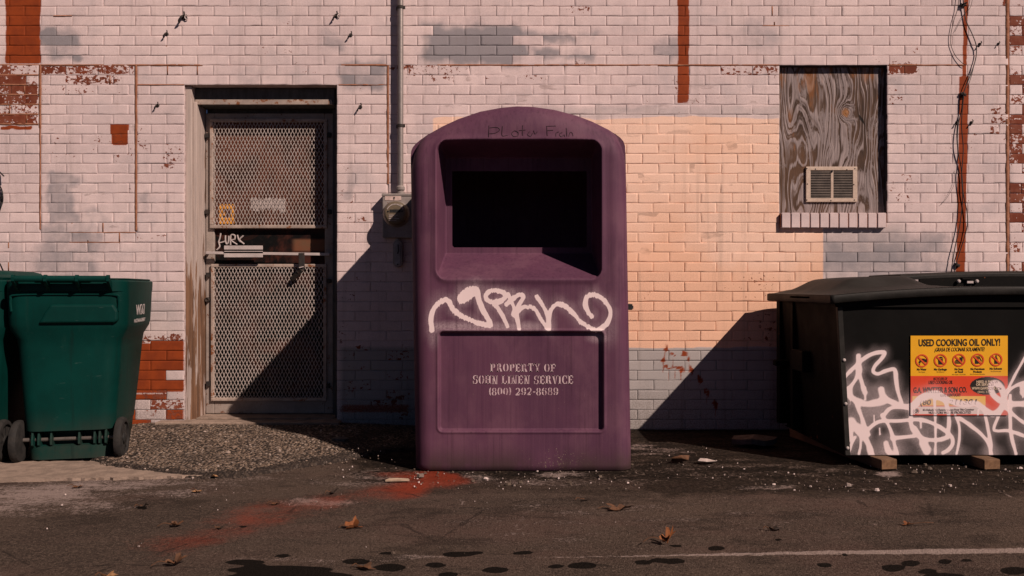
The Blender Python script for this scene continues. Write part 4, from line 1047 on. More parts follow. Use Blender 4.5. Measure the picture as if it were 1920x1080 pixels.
def stencil(root, body):
    Gd = glyphs(); b = MB(); Yp = YF + .019
    def seg(p):
        if p[0] == 'r': return [[(p[1], p[2]), (p[3], p[2]), (p[3], p[4]), (p[1], p[4])]]
        if p[0] == 'q': return [[(p[1], p[2]), (p[3], p[4]), (p[5], p[6]), (p[7], p[8])]]
        _, cx, cy, rx, ry, a0, a1, th = p; n = 10; out = []
        for i in range(n):
            qq = []
            for a, s in ((i, 1), (i + 1, 1), (i + 1, 0), (i, 0)):
                an = math.radians(a0 + (a1 - a0) * a / n); w = th * (.55 + .45 * abs(math.cos(an)))
                rr, r2 = rx - (0 if s else w), ry - (0 if s else w * .5)
                qq.append((cx + rr * math.cos(an), cy + r2 * math.sin(an)))
            out.append(qq)
        return out
    for s, x0, x1, y0, y1 in (('PROPERTY OF', 919, 1043, 682, 697), ('SOHN LINEN SERVICE', 886, 1076, 704, 720), ('(800) 292-8689', 916, 1048, 727, 741)):
        w = sum(Gd[c][1] + .05 for c in s); k = (x1 - x0) / w; x = x0; hh = y1 - y0
        for ci, c in enumerate(s):
            prims, adv = Gd[c]
            jy = random.uniform(-.5, .5); 
            for p in prims:
                for poly in seg(p):
                    q = [P(x + u * k, y1 + jy - v * hh, Yp) for u, v in poly]
                    q2 = [v + Vector((0, .0022, 0)) for v in q]
                    b.add(q + q2, [(0, 1, 2, 3), (7, 6, 5, 4), (0, 4, 5, 1), (1, 5, 6, 2), (2, 6, 7, 3), (3, 7, 4, 0)])
            x += (adv + .05) * k
    t = NT('worn_stencil_paint')
    n = t.noise(None, 90, 4, .7); n2 = t.noise(t.mp((1, 1, .4)), 30, 3, .6)
    c = t.mix(t.mr(t.math('ADD', t.math('MULTIPLY', n, .6), t.math('MULTIPLY', n2, .4)), .46, .66), (.56, .42, .43), (.20, .10, .13))
    b.build('stencil_lettering', t.out(c, .7, None, 0, .2), root)
purple()

# ------------------------------------------------------------------ BLACK OIL CONTAINER
M['steel'] = worn('black_painted_steel', (.0042, .004, .0035), (.007, .0063, .0055), 7, .7, rust=.02, bump=.0006, spec=.08)
M['lidplastic'] = worn('grey_black_lid', (.018, .017, .0148), (.030, .0275, .0245), 5, .6, bump=.0008, spec=.15)
YD = 4.28
def strokes_dump():
    k = lambda *p: [(1560 + x / 4.153, 610 + y / 4.153) for x, y in p]
    s = lambda r, *p: (k(*p), r * .98 / 4.153)
    core = [s(15, (75, 440), (110, 390), (180, 320), (260, 250), (340, 215), (410, 212), (385, 260), (335, 315), (322, 360), (360, 378), (420, 352), (480, 340), (496, 370), (500, 430), (515, 520), (542, 600)),
            s(21, (205, 240), (205, 300), (213, 360)), s(14, (205, 330), (225, 420), (250, 500)), s(19, (250, 490), (256, 520)), s(14, (205, 350), (190, 410), (150, 470), (120, 510)),
            s(26, (130, 500), (150, 560), (220, 600), (290, 612), (360, 600), (395, 590)), s(27, (385, 500), (390, 540), (400, 570)), s(20, (395, 560), (450, 590), (520, 620), (600, 630), (650, 600), (700, 560), (760, 538), (830, 545)),
            s(26, (650, 620), (700, 575), (760, 548), (830, 545), (890, 575)), s(24, (830, 545), (900, 580), (980, 605), (1060, 615), (1120, 610), (1180, 650), (1250, 690), (1310, 655), (1340, 590), (1330, 520), (1290, 460), (1250, 455), (1238, 490), (1262, 550), (1330, 595), (1400, 610), (1500, 612), (1600, 600)),
            s(34, (150, 755), (170, 785), (225, 830)), s(24, (200, 800), (250, 870), (290, 940), (310, 1015)), s(20, (140, 780), (148, 850), (150, 890)), s(16, (185, 600), (225, 700), (258, 800), (285, 850)),
            s(15, (280, 812), (340, 762), (400, 745), (500, 745), (620, 735), (700, 738), (800, 770), (880, 820), (932, 870), (938, 925), (905, 970), (865, 992)),
            s(15, (400, 705), (450, 650), (530, 638), (640, 640)), s(14, (390, 700), (440, 780), (470, 860), (490, 940), (510, 1010)), s(18, (620, 640), (612, 720), (620, 780), (660, 850), (740, 888), (830, 890), (900, 872)),
            s(20, (640, 800), (700, 890), (740, 985)), s(34, (720, 920), (738, 960)), s(9, (798, 580), (806, 780), (805, 1005)), s(15, (885, 590), (908, 690), (912, 770), (900, 860)), s(11, (960, 700), (990, 780), (992, 890), (970, 1000)),
            s(15, (985, 720), (1080, 780), (1165, 850), (1225, 930), (1240, 1012)), s(14, (1180, 640), (1210, 780), (1232, 900), (1240, 1000)), s(10, (1510, 235), (1430, 380), (1372, 500), (1338, 590)),
            s(12, (1340, 590), (1300, 700), (1262, 800), (1285, 822), (1380, 822), (1500, 862), (1600, 900)), s(13, (1390, 545), (1388, 700), (1395, 850), (1432, 1000)), s(13, (1350, 640), (1420, 700), (1500, 760), (1600, 800)), s(13, (1335, 560), (1400, 490), (1480, 452), (1560, 440)), s(24, (1485, 480), (1490, 520)),
            s(12, (120, 1010), (150, 930), (180, 870)), s(11, (225, 870), (222, 940), (210, 1000)), s(15, (470, 880), (550, 872), (640, 862)), s(22, (420, 920), (440, 980), (470, 1010)), s(14, (1530, 700), (1600, 620), (1700, 560), (1790, 600), (1760, 720), (1650, 800)), s(14, (1620, 420), (1650, 600), (1700, 850), (1720, 1000)), s(13, (1800, 500), (1880, 640), (1930, 820), (1950, 1000)),
            s(6, (256, 520), (260, 580)), s(6, (372, 800), (374, 850)), s(6, (148, 880), (150, 925)), s(6, (308, 1000), (310, 1022)), s(5, (640, 650), (642, 690)), s(6, (690, 740), (692, 800)), s(8, (1140, 660), (1136, 700)), s(5, (138, 560), (140, 620)), s(5, (325, 700), (326, 745)), s(6, (1486, 520), (1488, 560))]
    fog = [(1582, 760, 26, 60, .45), (1640, 770, 40, 26, .75), (1670, 845, 34, 30, .75), (1740, 752, 44, 20, .85), (1775, 848, 40, 16, .6), (1600, 800, 24, 60, .4), (1720, 805, 40, 30, .4), (1860, 850, 24, 18, .5), (1830, 775, 60, 24, .35), (1888, 760, 22, 40, .4), (1650, 735, 40, 22, .35), (1560 + 400 / 4.15, 610 + 690 / 4.15, 30, 22, .4), (1950, 800, 60, 70, .4), (1840, 805, 60, 36, .22)]
    return core, fog
GC, GF = strokes_dump()
def graff(x, z, Y):
    px = 960 + x * F / Y; py = 540 - (z - H) * F / Y
    a = spray(px, py, GC, .0, 2, .62)
    h = spray(px, py, GC, .40, 2.7, .5) * .9
    f = np.zeros_like(px)
    for cx, cy, rx, ry, k in GF: f = np.maximum(f, k * np.exp(-(((px - cx) / rx) ** 2 + ((py - cy) / ry) ** 2)))
    return a, np.clip(1 - (1 - h) * (1 - f), 0, 1)
def spray_mix(t, c, name='gp'):
    a, h, _, _ = t.attr(name)
    fin = t.noise(None, 420, 2, .6)
    hn = t.math('MULTIPLY', h, t.mr(fin, .3, .7, .55, 1.15), clamp=True)
    c = t.mix(t.math('MULTIPLY', hn, .72), c, (.60, .49, .49))
    an = t.math('ADD', a, t.math('MULTIPLY', t.math('SUBTRACT', fin, .5), .25))
    return t.mix(t.mr(an, .28, .70), c, (.80, .655, .64))
def mat_dumpfront():
    t = NT('black_steel_front')
    n = t.noise(None, 6, 5, .6); sc = t.noise(t.mp((6, 6, 60)), 1.0, 4, .6)
    c = t.mix(t.mr(n, .35, .65), (.0030, .0028, .0025), (.0048, .0045, .004))
    c = t.mix(t.mr(sc, .68, .78, 0, .3), c, (.018, .017, .016))
    return t.out(spray_mix(t, c), .72, t.bump(n, .001), 0, .08)
def mat_print(name):
    t = NT(name)
    return t.out(spray_mix(t, t.attc('pc')), .5, None, 0, .3)
M['dumpfront'] = mat_dumpfront(); M['print'] = mat_print('printed_vinyl')
def lid_z(x): return .930 - .046 * ((x - 2.56) / .93) ** 2 * np.sign(1)
def dumpster():
    root = thing('oil_container', 'black steel used cooking oil container with plastic lid, yellow and red sticker and white graffiti', 'waste container', (2.56, 4.8, .05))
    o = np.array(root.location)
    x0t, x0b, x1, z0, z1 = wx(1571, YD), wx(1586, YD), 3.44, .057, .872
    yb = 5.24
    # front plate carries the graffiti
    xs = np.concatenate([np.arange(0, .70, .0036), np.arange(.70, 1.001, .03)]); zs = np.linspace(0, 1, 230)
    U, Wz = np.meshgrid(xs, zs)
    xl = x0b + (x0t - x0b) * Wz
    X = xl + U * (x1 - xl); Z = z0 + Wz * (z1 - z0)
    Yv = YD + .0025 * (fbm(X * 3, Z * 3, 4) - .5) * 2
    a, h = graff(X.ravel(), Z.ravel(), YD)
    V = np.stack([X, Yv, Z], -1).reshape(-1, 3)
    nr, nc = X.shape; nv = len(V)
    V2 = V.copy(); V2[:, 1] += .006
    ring = np.array([j for j in range(nc)] + [i * nc + nc - 1 for i in range(1, nr)] + [(nr - 1) * nc + j for j in range(nc - 2, -1, -1)] + [i * nc for i in range(nr - 2, 0, -1)])
    jn = np.roll(ring, -1)
    back = V[ring].copy(); back[:, 1] = YD + .006
    k0 = nv + np.arange(len(ring)); 
    q = np.vstack([grid_quads(nr, nc), np.stack([ring, k0, np.roll(k0, -1), jn], -1)])
    att = np.zeros((nv + len(ring), 4)); att[:nv, 0] = a; att[:nv, 1] = h; att[nv:, 0] = 0
    me = mesh_np('front_panel', np.vstack([V, back]) - o, q, M['dumpfront'], attrs={'gp': att})
    put('front_panel', me, root)
    # shell: sides, back, floor
    b = MB(); n = 0
    def plate(pts, th):
        a_, b_, c_ = Vector(pts[0]), Vector(pts[1]), Vector(pts[2]); nn = (b_ - a_).cross(c_ - a_).normalized() * th
        b.add([Vector(p) for p in pts] + [Vector(p) + nn for p in pts], [(0, 1, 2, 3), (7, 6, 5, 4), (0, 4, 5, 1), (1, 5, 6, 2), (2, 6, 7, 3), (3, 7, 4, 0)])
    yf = YD + .007
    plate([(x0b, yf, z0), (x0t, yf, z1), (x0t, yb, z1), (x0b + .02, yb, z0)], .005)
    plate([(x1, yf, z0), (x1, yb, z0), (x1, yb, z1), (x1, yf, z1)], .005)
    plate([(x0b + .02, yb, z0), (x0t, yb, z1), (x1, yb, z1), (x1, yb, z0)], .005)
    plate([(x0b, yf, z0), (x0b, yb, z0), (x1, yb, z0), (x1, yf, z0)], .005)
    for yy, ww in ((5.17, .06), (4.93, .04)): b.box(x0t - .014, x0b, yy, yy + ww, z0 + .02, z1 - .02)       # side stiffeners
    b.box(x0t - .018, x1, yf - .016, YD + .02, z1 - .045, z1 - .004); b.box(x0t - .02, x0t, YD - .003, yb, z1 - .035, z1 - .004)
    b.build('body', M['steel'], root, bevel=.002)
    b = MB(); b.box(x0t - .06, x0t + .02, 5.10, 5.16, .44, .475); b.build('side_hook', M['steel'], root, bevel=.006)
    b = MB(); b.box(x0t - .030, x0b - .02, 4.72, 4.90, .44, .56); b.build('fork_pocket', M['steel'], root, bevel=.006)
    # corner angle with bolts
    b = MB()
    b.add([(x0b - .004, YD - .006, z0), (x0b + .022, YD - .006, z0), (x0t + .022, YD - .006, z1 - .05), (x0t - .004, YD - .006, z1 - .05), (x0b - .004, YD + .02, z0), (x0b + .022, YD + .02, z0), (x0t + .022, YD + .02, z1 - .05), (x0t - .004, YD + .02, z1 - .05)], [(0, 1, 2, 3), (7, 6, 5, 4), (0, 4, 5, 1), (1, 5, 6, 2), (2, 6, 7, 3), (3, 7, 4, 0)])
    ca = b.build('corner_angle', M['lidplastic'], root, bevel=.002)
    for px, py in ((1581, 675), (1584, 757), (1587.5, 840)):
        b = MB(); b.lathe([(.0085, 0), (.0085, .004), (.005, .007), (.001, .0075)], P(px + 1.5, py, YD - .006), (0, -1, 0), 10)
        b.build('corner_bolt', M['whitemetal'], root)
    # lid: a crowned sheet with a rolled lip and a raised dome
    lx0, lx1, ly0, ly1 = 1.632, 3.50, YD - .045, 5.29
    u = np.linspace(0, 1, 110); w = np.linspace(0, 1, 70)
    UU, WW = np.meshgrid(u, w); X = lx0 + UU * (lx1 - lx0); Y = ly0 + WW * (ly1 - ly0)
    Z = lid_z(X)
    bump = sstep(1.70, 1.88, X) * (1 - sstep(2.16, 2.30, X)) * sstep(ly0 + .20, ly0 + .36, Y) * (1 - sstep(5.12, 5.27, Y))
    b2 = sstep(2.30, 2.42, X) * (1 - sstep(3.25, 3.38, X)) * sstep(ly0 + .2, ly0 + .30, Y) * (1 - sstep(5.12, 5.27, Y))
    pl = sstep(1.66, 1.78, X) * sstep(ly0 + .03, ly0 + .2, Y) * .012 * (1 - sstep(2.2, 2.35, X))
    Z = Z + .058 * bump * (1 - .1 * ((X - 2.0) / .2) ** 2) - .012 * b2 + pl
    top = np.stack([X, Y, Z], -1).reshape(-1, 3); nr, nc = X.shape; nv = len(top)
    ring = np.array([j for j in range(nc)] + [i * nc + nc - 1 for i in range(1, nr)] + [(nr - 1) * nc + j for j in range(nc - 2, -1, -1)] + [i * nc for i in range(nr - 2, 0, -1)])
    edge = top[ring].copy(); cen = np.array([(lx0 + lx1) / 2, (ly0 + ly1) / 2, 0])
    def offs(e, dx, dz):
        e = e.copy(); e[:, 0] += np.where(e[:, 0] < lx0 + .002, dx, np.where(e[:, 0] > lx1 - .002, -dx, 0)); e[:, 1] += np.where(e[:, 1] < ly0 + .002, dx, np.where(e[:, 1] > ly1 - .002, -dx, 0)); e[:, 2] += dz; return e
    Ls = [edge, offs(edge, -.004, -.005), offs(edge, -.004, -.042), offs(edge, .004, -.046), offs(edge, .012, -.03)]
    Vs = [top]; Q = [grid_quads(nr, nc)]; prev = ring; n = len(ring)
    for e in Ls[1:]:
        cur = nv + np.arange(n); nv += n; Vs.append(e); Q.append(np.stack([prev, np.roll(prev, -1), np.roll(cur, -1), cur], -1)); prev = cur
    me = mesh_np('lid', np.vstack(Vs) - o, np.vstack(Q), M['lidplastic'])
    lid = put('lid', me, root)
    b = MB(); b.box(lx0 + .01, lx0 + .05, ly0 + .02, 5.27, z1 - .03, z1 + .006); b.box(lx0 - .004, lx0 + .05, ly0 + .30, ly0 + .62, z1 - .012, z1 + .004)
    b.build('lid_rail', M['steel'], root, bevel=.003)
    # raised hatch with its lock bar
    Yh = 4.72
    b = MB(); hx0, hx1 = wx(1650, 5.0), 3.36
    n_ = 14
    xs = np.linspace(hx0, hx1, n_); 
    pro = [(x, .995 + .022 * (1 - ((x - 2.85) / .66) ** 2)) for x in xs]
    V = []; 
    for y, dz in ((Yh, -.012), (Yh, -.034), (5.16, -.030), (5.16, .0), (Yh + .03, 0)):
        V.append([(x, y, z + dz) for x, z in pro])
    m = len(V); flat = [p for r in V for p in r]
    Fc = [(i * n_ + j, i * n_ + j + 1, ((i + 1) % m) * n_ + j + 1, ((i + 1) % m) * n_ + j) for i in range(m) for j in range(n_ - 1)] + [tuple(i * n_ for i in range(m)), tuple(i * n_ + n_ - 1 for i in range(m))[::-1]]
    b.add(flat, Fc); hatch = b.build('hatch', M['lidplastic'], root, bevel=.004)
    b = MB(); b.box(hx0 + .10, hx1 - .02, Yh + .002, Yh + .016, .90, .985); b.build('hatch_flange', M['steel'], root, bevel=.003)
    b = MB(); pr = [(x0t + .004, z1 - .05)] + [(x1 - .01, z1 - .05)] + [(x, lid_z(x) - .010) for x in np.linspace(x1 - .01, x0t + .004, 24)]
    b.prism(pr, lambda u, v: (u, YD - .012, v), lambda u, v: (u, YD - .002, v)); b.build('lid_seal', M['steel'], root)
    b = MB(); b.prism(pr, lambda u, v: (u, 5.245, v), lambda u, v: (u, 5.255, v)); b.build('lid_seal', M['steel'], root)
    for px in (1797, 1831):
        b = MB(); b.lathe([(.011, 0), (.011, .006), (.006, .012), (.002, .012)], P(px, 527.5, Yh - .006), (0, -1, 0), 12)
        b.build('lock_bolt', M['whitemetal'], root, bevel=.0012)
    b = MB(); p = P(1818, 529, Yh - .004); b.box(p.x - .018, p.x + .018, p.y - .008, p.y + .004, p.z - .007, p.z + .006)
    b.build('lock_plate', M['whitemetal'], root, bevel=.0012)
    b = MB(); p = P(1812, 523, Yh - .004); b.box(p.x - .03, p.x + .03, p.y - .014, p.y + .01, p.z - .004, p.z + .006); b.build('lock_bar', M['steel'], root, bevel=.002)
    sticker(root, o)

def sticker(root, o):
    Ys = YD - .006
    x0, x1, y0, y1 = 1707.5, 1889.5, 629.5, 778.5
    # printed areas
    xs = np.linspace(x0, x1, 200); ys = np.linspace(y1, y0, 170)
    PX, PY = np.meshgrid(xs, ys); PX, PY = PX.ravel(), PY.ravel()
    u, v = (PX - x0) / (x1 - x0), (PY - y0) / (y1 - y0)
    Yel, Red, Wht, Blk = np.array((.78, .385, .012)), np.array((.66, .055, .016)), np.array((.68, .57, .54)), np.array((.016, .013, .010))
    c = np.where((v < .505)[:, None], Yel, Red)
    c = np.where(((u > .02) & (u < .77) & (v > .76) & (v < .878))[:, None], np.array((.80, .47, .10)), c)
    c = np.where(((u > .02) & (u < .77) & (v > .89) & (v < .985))[:, None], Wht, c)
    c = np.where(((((u - .79) / .178) ** 2 + ((v - .632) / .113) ** 2) < 1)[:, None], Blk, c)
    c = c * (.94 + .12 * fbm(PX / 14, PY / 14, 2))[:, None]
    X, Z = wx(PX, Ys), wz(PY, Ys)
    a, h = graff(X, Z, Ys)
    V = np.stack([X, np.full_like(X, Ys), Z], -1)
    q = grid_quads(170, 200); nv = len(V)
    Vb = V.copy(); Vb[:, 1] += .004
    ring = np.array([j for j in range(200)] + [i * 200 + 199 for i in range(1, 170)] + [169 * 200 + j for j in range(198, -1, -1)] + [i * 200 for i in range(168, 0, -1)])
    k0 = nv + np.arange(len(ring)); qs = np.stack([ring, k0, np.roll(k0, -1), np.roll(ring, -1)], -1)
    at = np.stack([a, h * .75, a, a], -1); at = np.vstack([at, at[ring]]); cc = np.vstack([c, c[ring]])
    me = mesh_np('warning_sticker', np.vstack([V, Vb[ring]]) - o, np.vstack([q, qs]), M['print'], attrs={'gp': at, 'pc': cc}, smooth=False)
    st = put('warning_sticker', me, root)
    def add(name, polys_V, Fc, col, Yl):
        """polys_V in picture coordinates"""
        PV = np.array(polys_V, float)
        X, Z = wx(PV[:, 0], Yl), wz(PV[:, 1], Yl)
        a, h = graff(X, Z, Yl)
        V = np.stack([X, np.full_like(X, Yl), Z], -1) - o
        me = bpy.data.meshes.new(name); me.from_pydata([tuple(v) for v in V], [], Fc); me.materials.append(M['print'])
        for nm, A in (('gp', np.stack([a, h * .75, a, np.ones_like(a)], -1)), ('pc', np.tile(np.array((*col, 1.0)), (len(V), 1)))):
            t_ = me.color_attributes.new(nm, 'FLOAT_COLOR', 'POINT'); t_.data.foreach_set('color', A.astype(np.float32).ravel())
        put(name, me, st)
    BL = (.016, .012, .009)
    def txt(rows, name, col, Yl):
        V, Fc = [], []
        for s, cx, base, hgt, wid, bold, shear in rows:
            v, f = text_verts(s, hgt, bold, 1.0, shear)
            w = v[:, 0].max() - v[:, 0].min(); k = wid / w; v = v.copy(); v[:, 0] = (v[:, 0] - (v[:, 0].max() + v[:, 0].min()) / 2) * k
            tilt = -.008
            n0 = len(V); V += [(cx + a, base - b + a * tilt) for a, b in v]; Fc += [tuple(i + n0 for i in t) for t in f]
        add(name, V, Fc, col, Yl)
    txt([('USED COOKING OIL ONLY!', 1799, 648.3, 12.6, 153, .028, 0)], 'headline_lettering', BL, Ys - .0012)
    txt([('\u00a1GRASA DE COCINAR SOLAMENTE!', 1799.5, 658.6, 7.2, 94, .012, .2)], 'subtitle_lettering', BL, Ys - .0012)
    for rows in ((('No Water', 694.4, 18, 4.0), ('No Agua', 698.5, 12, 2.2)), (('No Garbage', 694.3, 24, 4.0), ('No Basura', 698.3, 14, 2.2)), (('No Soup', 694, 16, 4.0), ('or Food', 699, 15, 4.0), ('No Sopa o Comida', 703, 25, 2.2)), (('No Petroleum', 693.6, 26, 4.0), ('Products', 698.8, 16, 4.0), ('No Productos Petroleo', 702.5, 28, 2.2)), (('No Solvents', 693, 23, 4.0), ('No Disolventes', 697.2, 19, 2.2))):
        x = {'No Wa': 1728.5, 'No Ga': 1763.5, 'No So': 1798.2, 'No Pe': 1833.2}[rows[0][0][:5]] if rows[0][0] != 'No Solvents' else 1867.5
        txt([(w_, x, y, h_, wd, .03 if h_ > 3 else 0, 0) for w_, y, wd, h_ in rows], 'icon_lettering', BL, Ys - .0012)
    txt([('RECYCLERS OF', 1763.5, 712.6, 5, 26, .01, .15), ('USED COOKING OIL', 1764, 719.8, 6.4, 45, .01, .15), ('G.A. WINTZER & SON CO.', 1763, 735.8, 10, 100, .02, 0), ('GAN, KENTUCKY', 1783, 743.2, 5.6, 38, .01, .12)], 'company_lettering', BL, Ys - .0012)
    txt([('(80', 1736, 758.8, 9.6, 20, .012, .1)], 'phone_lettering', BL, Ys - .0012); txt([('21', 1788, 757.8, 9.2, 14, .012, .1)], 'phone_lettering', BL, Ys - .0012); txt([('1301', 1816, 757.5, 9.2, 32, .012, .1)], 'phone_lettering', BL, Ys - .0012)
    txt([("It's Unlawful To Remove Grease From This Container", 1779, 769.8, 3.6, 96, .03, 0), ('VIOLATORS WILL BE PROSECUTED', 1781, 775.6, 4.6, 80, .015, 0)], 'notice_lettering', BL, Ys - .0012)
    txt([('NEED A PICK UP', 1852, 717.8, 4.4, 42, .03, 0), ('OR SERVICE?', 1847, 723.2, 4.4, 34, .03, 0), ('WWW.GAWINTZER.COM', 1850, 730.4, 5, 56, .03, 0), ('(800) 331-', 1846, 736.8, 4, 26, .0, 0)], 'web_lettering', (.62, .48, .33), Ys - .0014)
    # prohibition signs
    icons = []
    V, Fc = [], []
    def poly(pts):
        n0 = len(V); V.extend(pts); Fc.append(tuple(range(n0, n0 + len(pts))))
    def rct(cx, cy, w, h): poly([(cx - w / 2, cy - h / 2), (cx + w / 2, cy - h / 2), (cx + w / 2, cy + h / 2), (cx - w / 2, cy + h / 2)])
    C = [(1728.8, 676.3), (1763.6, 675.8), (1798.4, 675.3), (1833.2, 675), (1867.6, 674.5)]
    x, y = C[0]; rct(x + 1, y - 3, 9, 2); rct(x + 1, y - 1.5, 2, 5); poly([(x - 6, y + 2), (x - 3, y - 2), (x + 7, y - 2), (x + 7, y + 2), (x - 2, y + 2), (x - 3, y + 5), (x - 6, y + 5)]); rct(x + 7.5, y, 2, 6); rct(x - 4.6, y + 7, 1.6, 2)
    add('pictogram', V, Fc, BL, Ys - .0012); V, Fc = [], []
    x, y = C[1]; poly([(x - 4.5, y - 3), (x + 4.5, y - 3), (x + 3.8, y + 7.5), (x - 3.8, y + 7.5)]); poly([(x - 5.5, y - 4), (x - 1, y - 7), (x + 2, y - 7), (x + 5.5, y - 4)])
    add('pictogram', V, Fc, BL, Ys - .0012); V, Fc = [], []
    x, y = C[2]; poly([(x + 1, y - 4), (x + 7, y - 4), (x + 6, y + 5), (x + 2, y + 5)]); rct(x + 4, y - 4.8, 7, 1.2); poly([(x + 3.4, y - 5), (x + 4.4, y - 5), (x + 6, y - 8), (x + 5, y - 8)]); poly([(x - 8, y + 2), (x - 6, y - .5), (x - 1, y - .5), (x + 1, y + 2)]); rct(x - 3.5, y + 3.4, 10, 1.4); rct(x - 2, y + 5.6, 12, 1.6)
    add('pictogram', V, Fc, BL, Ys - .0012); V, Fc = [], []
    x, y = C[3]; poly([(x - 5, y - 5), (x + 2, y - 5), (x + 2, y + 7), (x - 5, y + 7)]); poly([(x + 2, y - 5), (x + 4, y - 6), (x + 8, y + 2), (x + 7, y + 3)]); rct(x - 1, y - 6.4, 9, 1.4)
    add('pictogram', V, Fc, BL, Ys - .0012); V, Fc = [], []
    x, y = C[4]; poly([(x - 3, y - 2), (x - 1, y - 5), (x + 1.5, y - 5), (x + 3, y - 2), (x + 3, y + 7.5), (x - 3, y + 7.5)]); rct(x + .2, y - 6.8, 2.4, 3)
    add('pictogram', V, Fc, BL, Ys - .0012); V, Fc = [], []
    poly([(1718.5 + 3.4 * math.cos(a), 770.6 + 3.4 * math.sin(a)) for a in np.linspace(0, 2 * math.pi, 12)[:-1]])
    add('pictogram', V, Fc, BL, Ys - .0012); V, Fc = [], []
    for cx, cy in C:
        V, Fc = [], []; n = 28; r0, r1 = 9.7, 12.3; n0 = len(V)
        for i in range(n):
            a = 2 * math.pi * i / n; V.append((cx + r1 * math.cos(a), cy + r1 * math.sin(a))); V.append((cx + r0 * math.cos(a), cy + r0 * math.sin(a)))
        Fc += [(n0 + 2 * i, n0 + 2 * ((i + 1) % n), n0 + 2 * ((i + 1) % n) + 1, n0 + 2 * i + 1) for i in range(n)]
        s, w = 7.2, 1.1; n0 = len(V); V += [(cx - s - w, cy - s + w), (cx - s + w, cy - s - w), (cx + s + w, cy + s - w), (cx + s - w, cy + s + w)]; Fc.append((n0, n0 + 1, n0 + 2, n0 + 3)); add('prohibition_ring', V, Fc, (.62, .075, .018), Ys - .0022)
    V, Fc = [], []; n = 24; n0 = len(V)
    for i in range(n):
        a = 2 * math.pi * i / n; V.append((1718.5 + 5.4 * math.cos(a), 770.6 + 5.4 * math.sin(a))); V.append((1718.5 + 4.7 * math.cos(a), 770.6 + 4.7 * math.sin(a)))
    Fc += [(n0 + 2 * i, n0 + 2 * ((i + 1) % n), n0 + 2 * ((i + 1) % n) + 1, n0 + 2 * i + 1) for i in range(n)]
    add('prohibition_ring', V, Fc, (.62, .075, .018), Ys - .0022)
dumpster()

M['timber'] = worn('sawn_timber', (.175, .10, .055), (.12, .066, .036), 3, .85, stretch=(9, 1.2, 9), bump=.002, bscale=40)
def timber(px, lab, yaw, grp):
    g = P(px, 882, 4.19)
    r = thing('wooden_block', lab, 'timber block', (g.x, 4.19, 0), yaw, grp)
    b = MB(); b.box(-.044, .044, 0, .95, 0.002, .054); b.build('beam', M['timber'], r, bevel=.004, world=False)
    e = MB(); e.box(-.041, .041, -.0025, .0005, .006, .050); e.build('sawn_end', worn('end_grain', (.22, .12, .06), (.13, .07, .038), 30, .9), r, world=False)
timber(1667, 'short sawn timber block under the left front corner of the black container', math.radians(9), 'timber blocks under the container')
timber(1860, 'sawn timber block under the container directly below the red and yellow sticker', math.radians(6), 'timber blocks under the container')

# ------------------------------------------------------------------ GREEN WHEELED BINS
def mat_green():
    t = NT('green_bin_plastic')
    n = t.noise(None, 3, 5, .6); f = t.noise(None, 200, 2, .6); s = t.noise(t.mp((8, 8, 1.0)), 3, 5, .65)
    c = t.mix(t.mr(n, .35, .65), (.0006, .034, .0275), (.0004, .024, .0195))
    c = t.mix(t.mr(s, .55, .78, 0, .35), c, (.010, .042, .034))
    sc = t.noise(t.mp((14, 14, 120), (2, 5, 1)), 1.0, 3, .6)
    c = t.mix(t.mr(sc, .68, .74, 0, .5), c, (.04, .075, .065))
    z = t.n.new('ShaderNodeSeparateXYZ'); t.l.new(t.oc(), z.inputs[0])
    c = t.mix(t.math('MULTIPLY', t.mr(z.outputs[2], .02, .30, .8, 0), t.mr(n, .3, .65)), c, (.045, .042, .033))
    dr = t.noise(t.mp((22, 22, .8), (3, 3, 3)), 1.0, 4, .6)
    c = t.mix(t.mr(dr, .60, .74, 0, .45), c, (.004, .012, .010))
    return t.out(c, .55, t.bump(f, .0006, .7), 0, .12)
M['green'] = mat_green()
M['rubber'] = worn('grey_tyre_rubber', (.014, .013, .012), (.028, .025, .022), 16, .85, bump=.002)
M['decal'] = worn('white_decal', (.62, .56, .54), (.50, .45, .43), 50, .6, bump=.0002)
M['axle'] = worn('dull_axle_steel', (.16, .14, .125), (.10, .085, .075), 20, .5, metal=.4, rust=.15)
def rrect(hx, y0, y1, r, z, k=6):
    pts = []
    for cx, cy, a0 in ((hx - r, y0 + r, -90), (hx - r, y1 - r, 0), (-hx + r, y1 - r, 90), (-hx + r, y0 + r, 180)):
        for i in range(k + 1):
            a = math.radians(a0 + 90 * i / k); pts.append((cx + r * math.cos(a), cy + r * math.sin(a), z))
    return pts
def loft(b, rings, capa=True, capb=True):
    n = len(rings[0]); V = [p for r in rings for p in r]
    Fc = [(i * n + k, i * n + (k + 1) % n, (i + 1) * n + (k + 1) % n, (i + 1) * n + k) for i in range(len(rings) - 1) for k in range(n)]
    if capa: Fc.append(tuple(range(n))[::-1])
    if capb: Fc.append(tuple((len(rings) - 1) * n + k for k in range(n)))
    b.add(V, Fc)
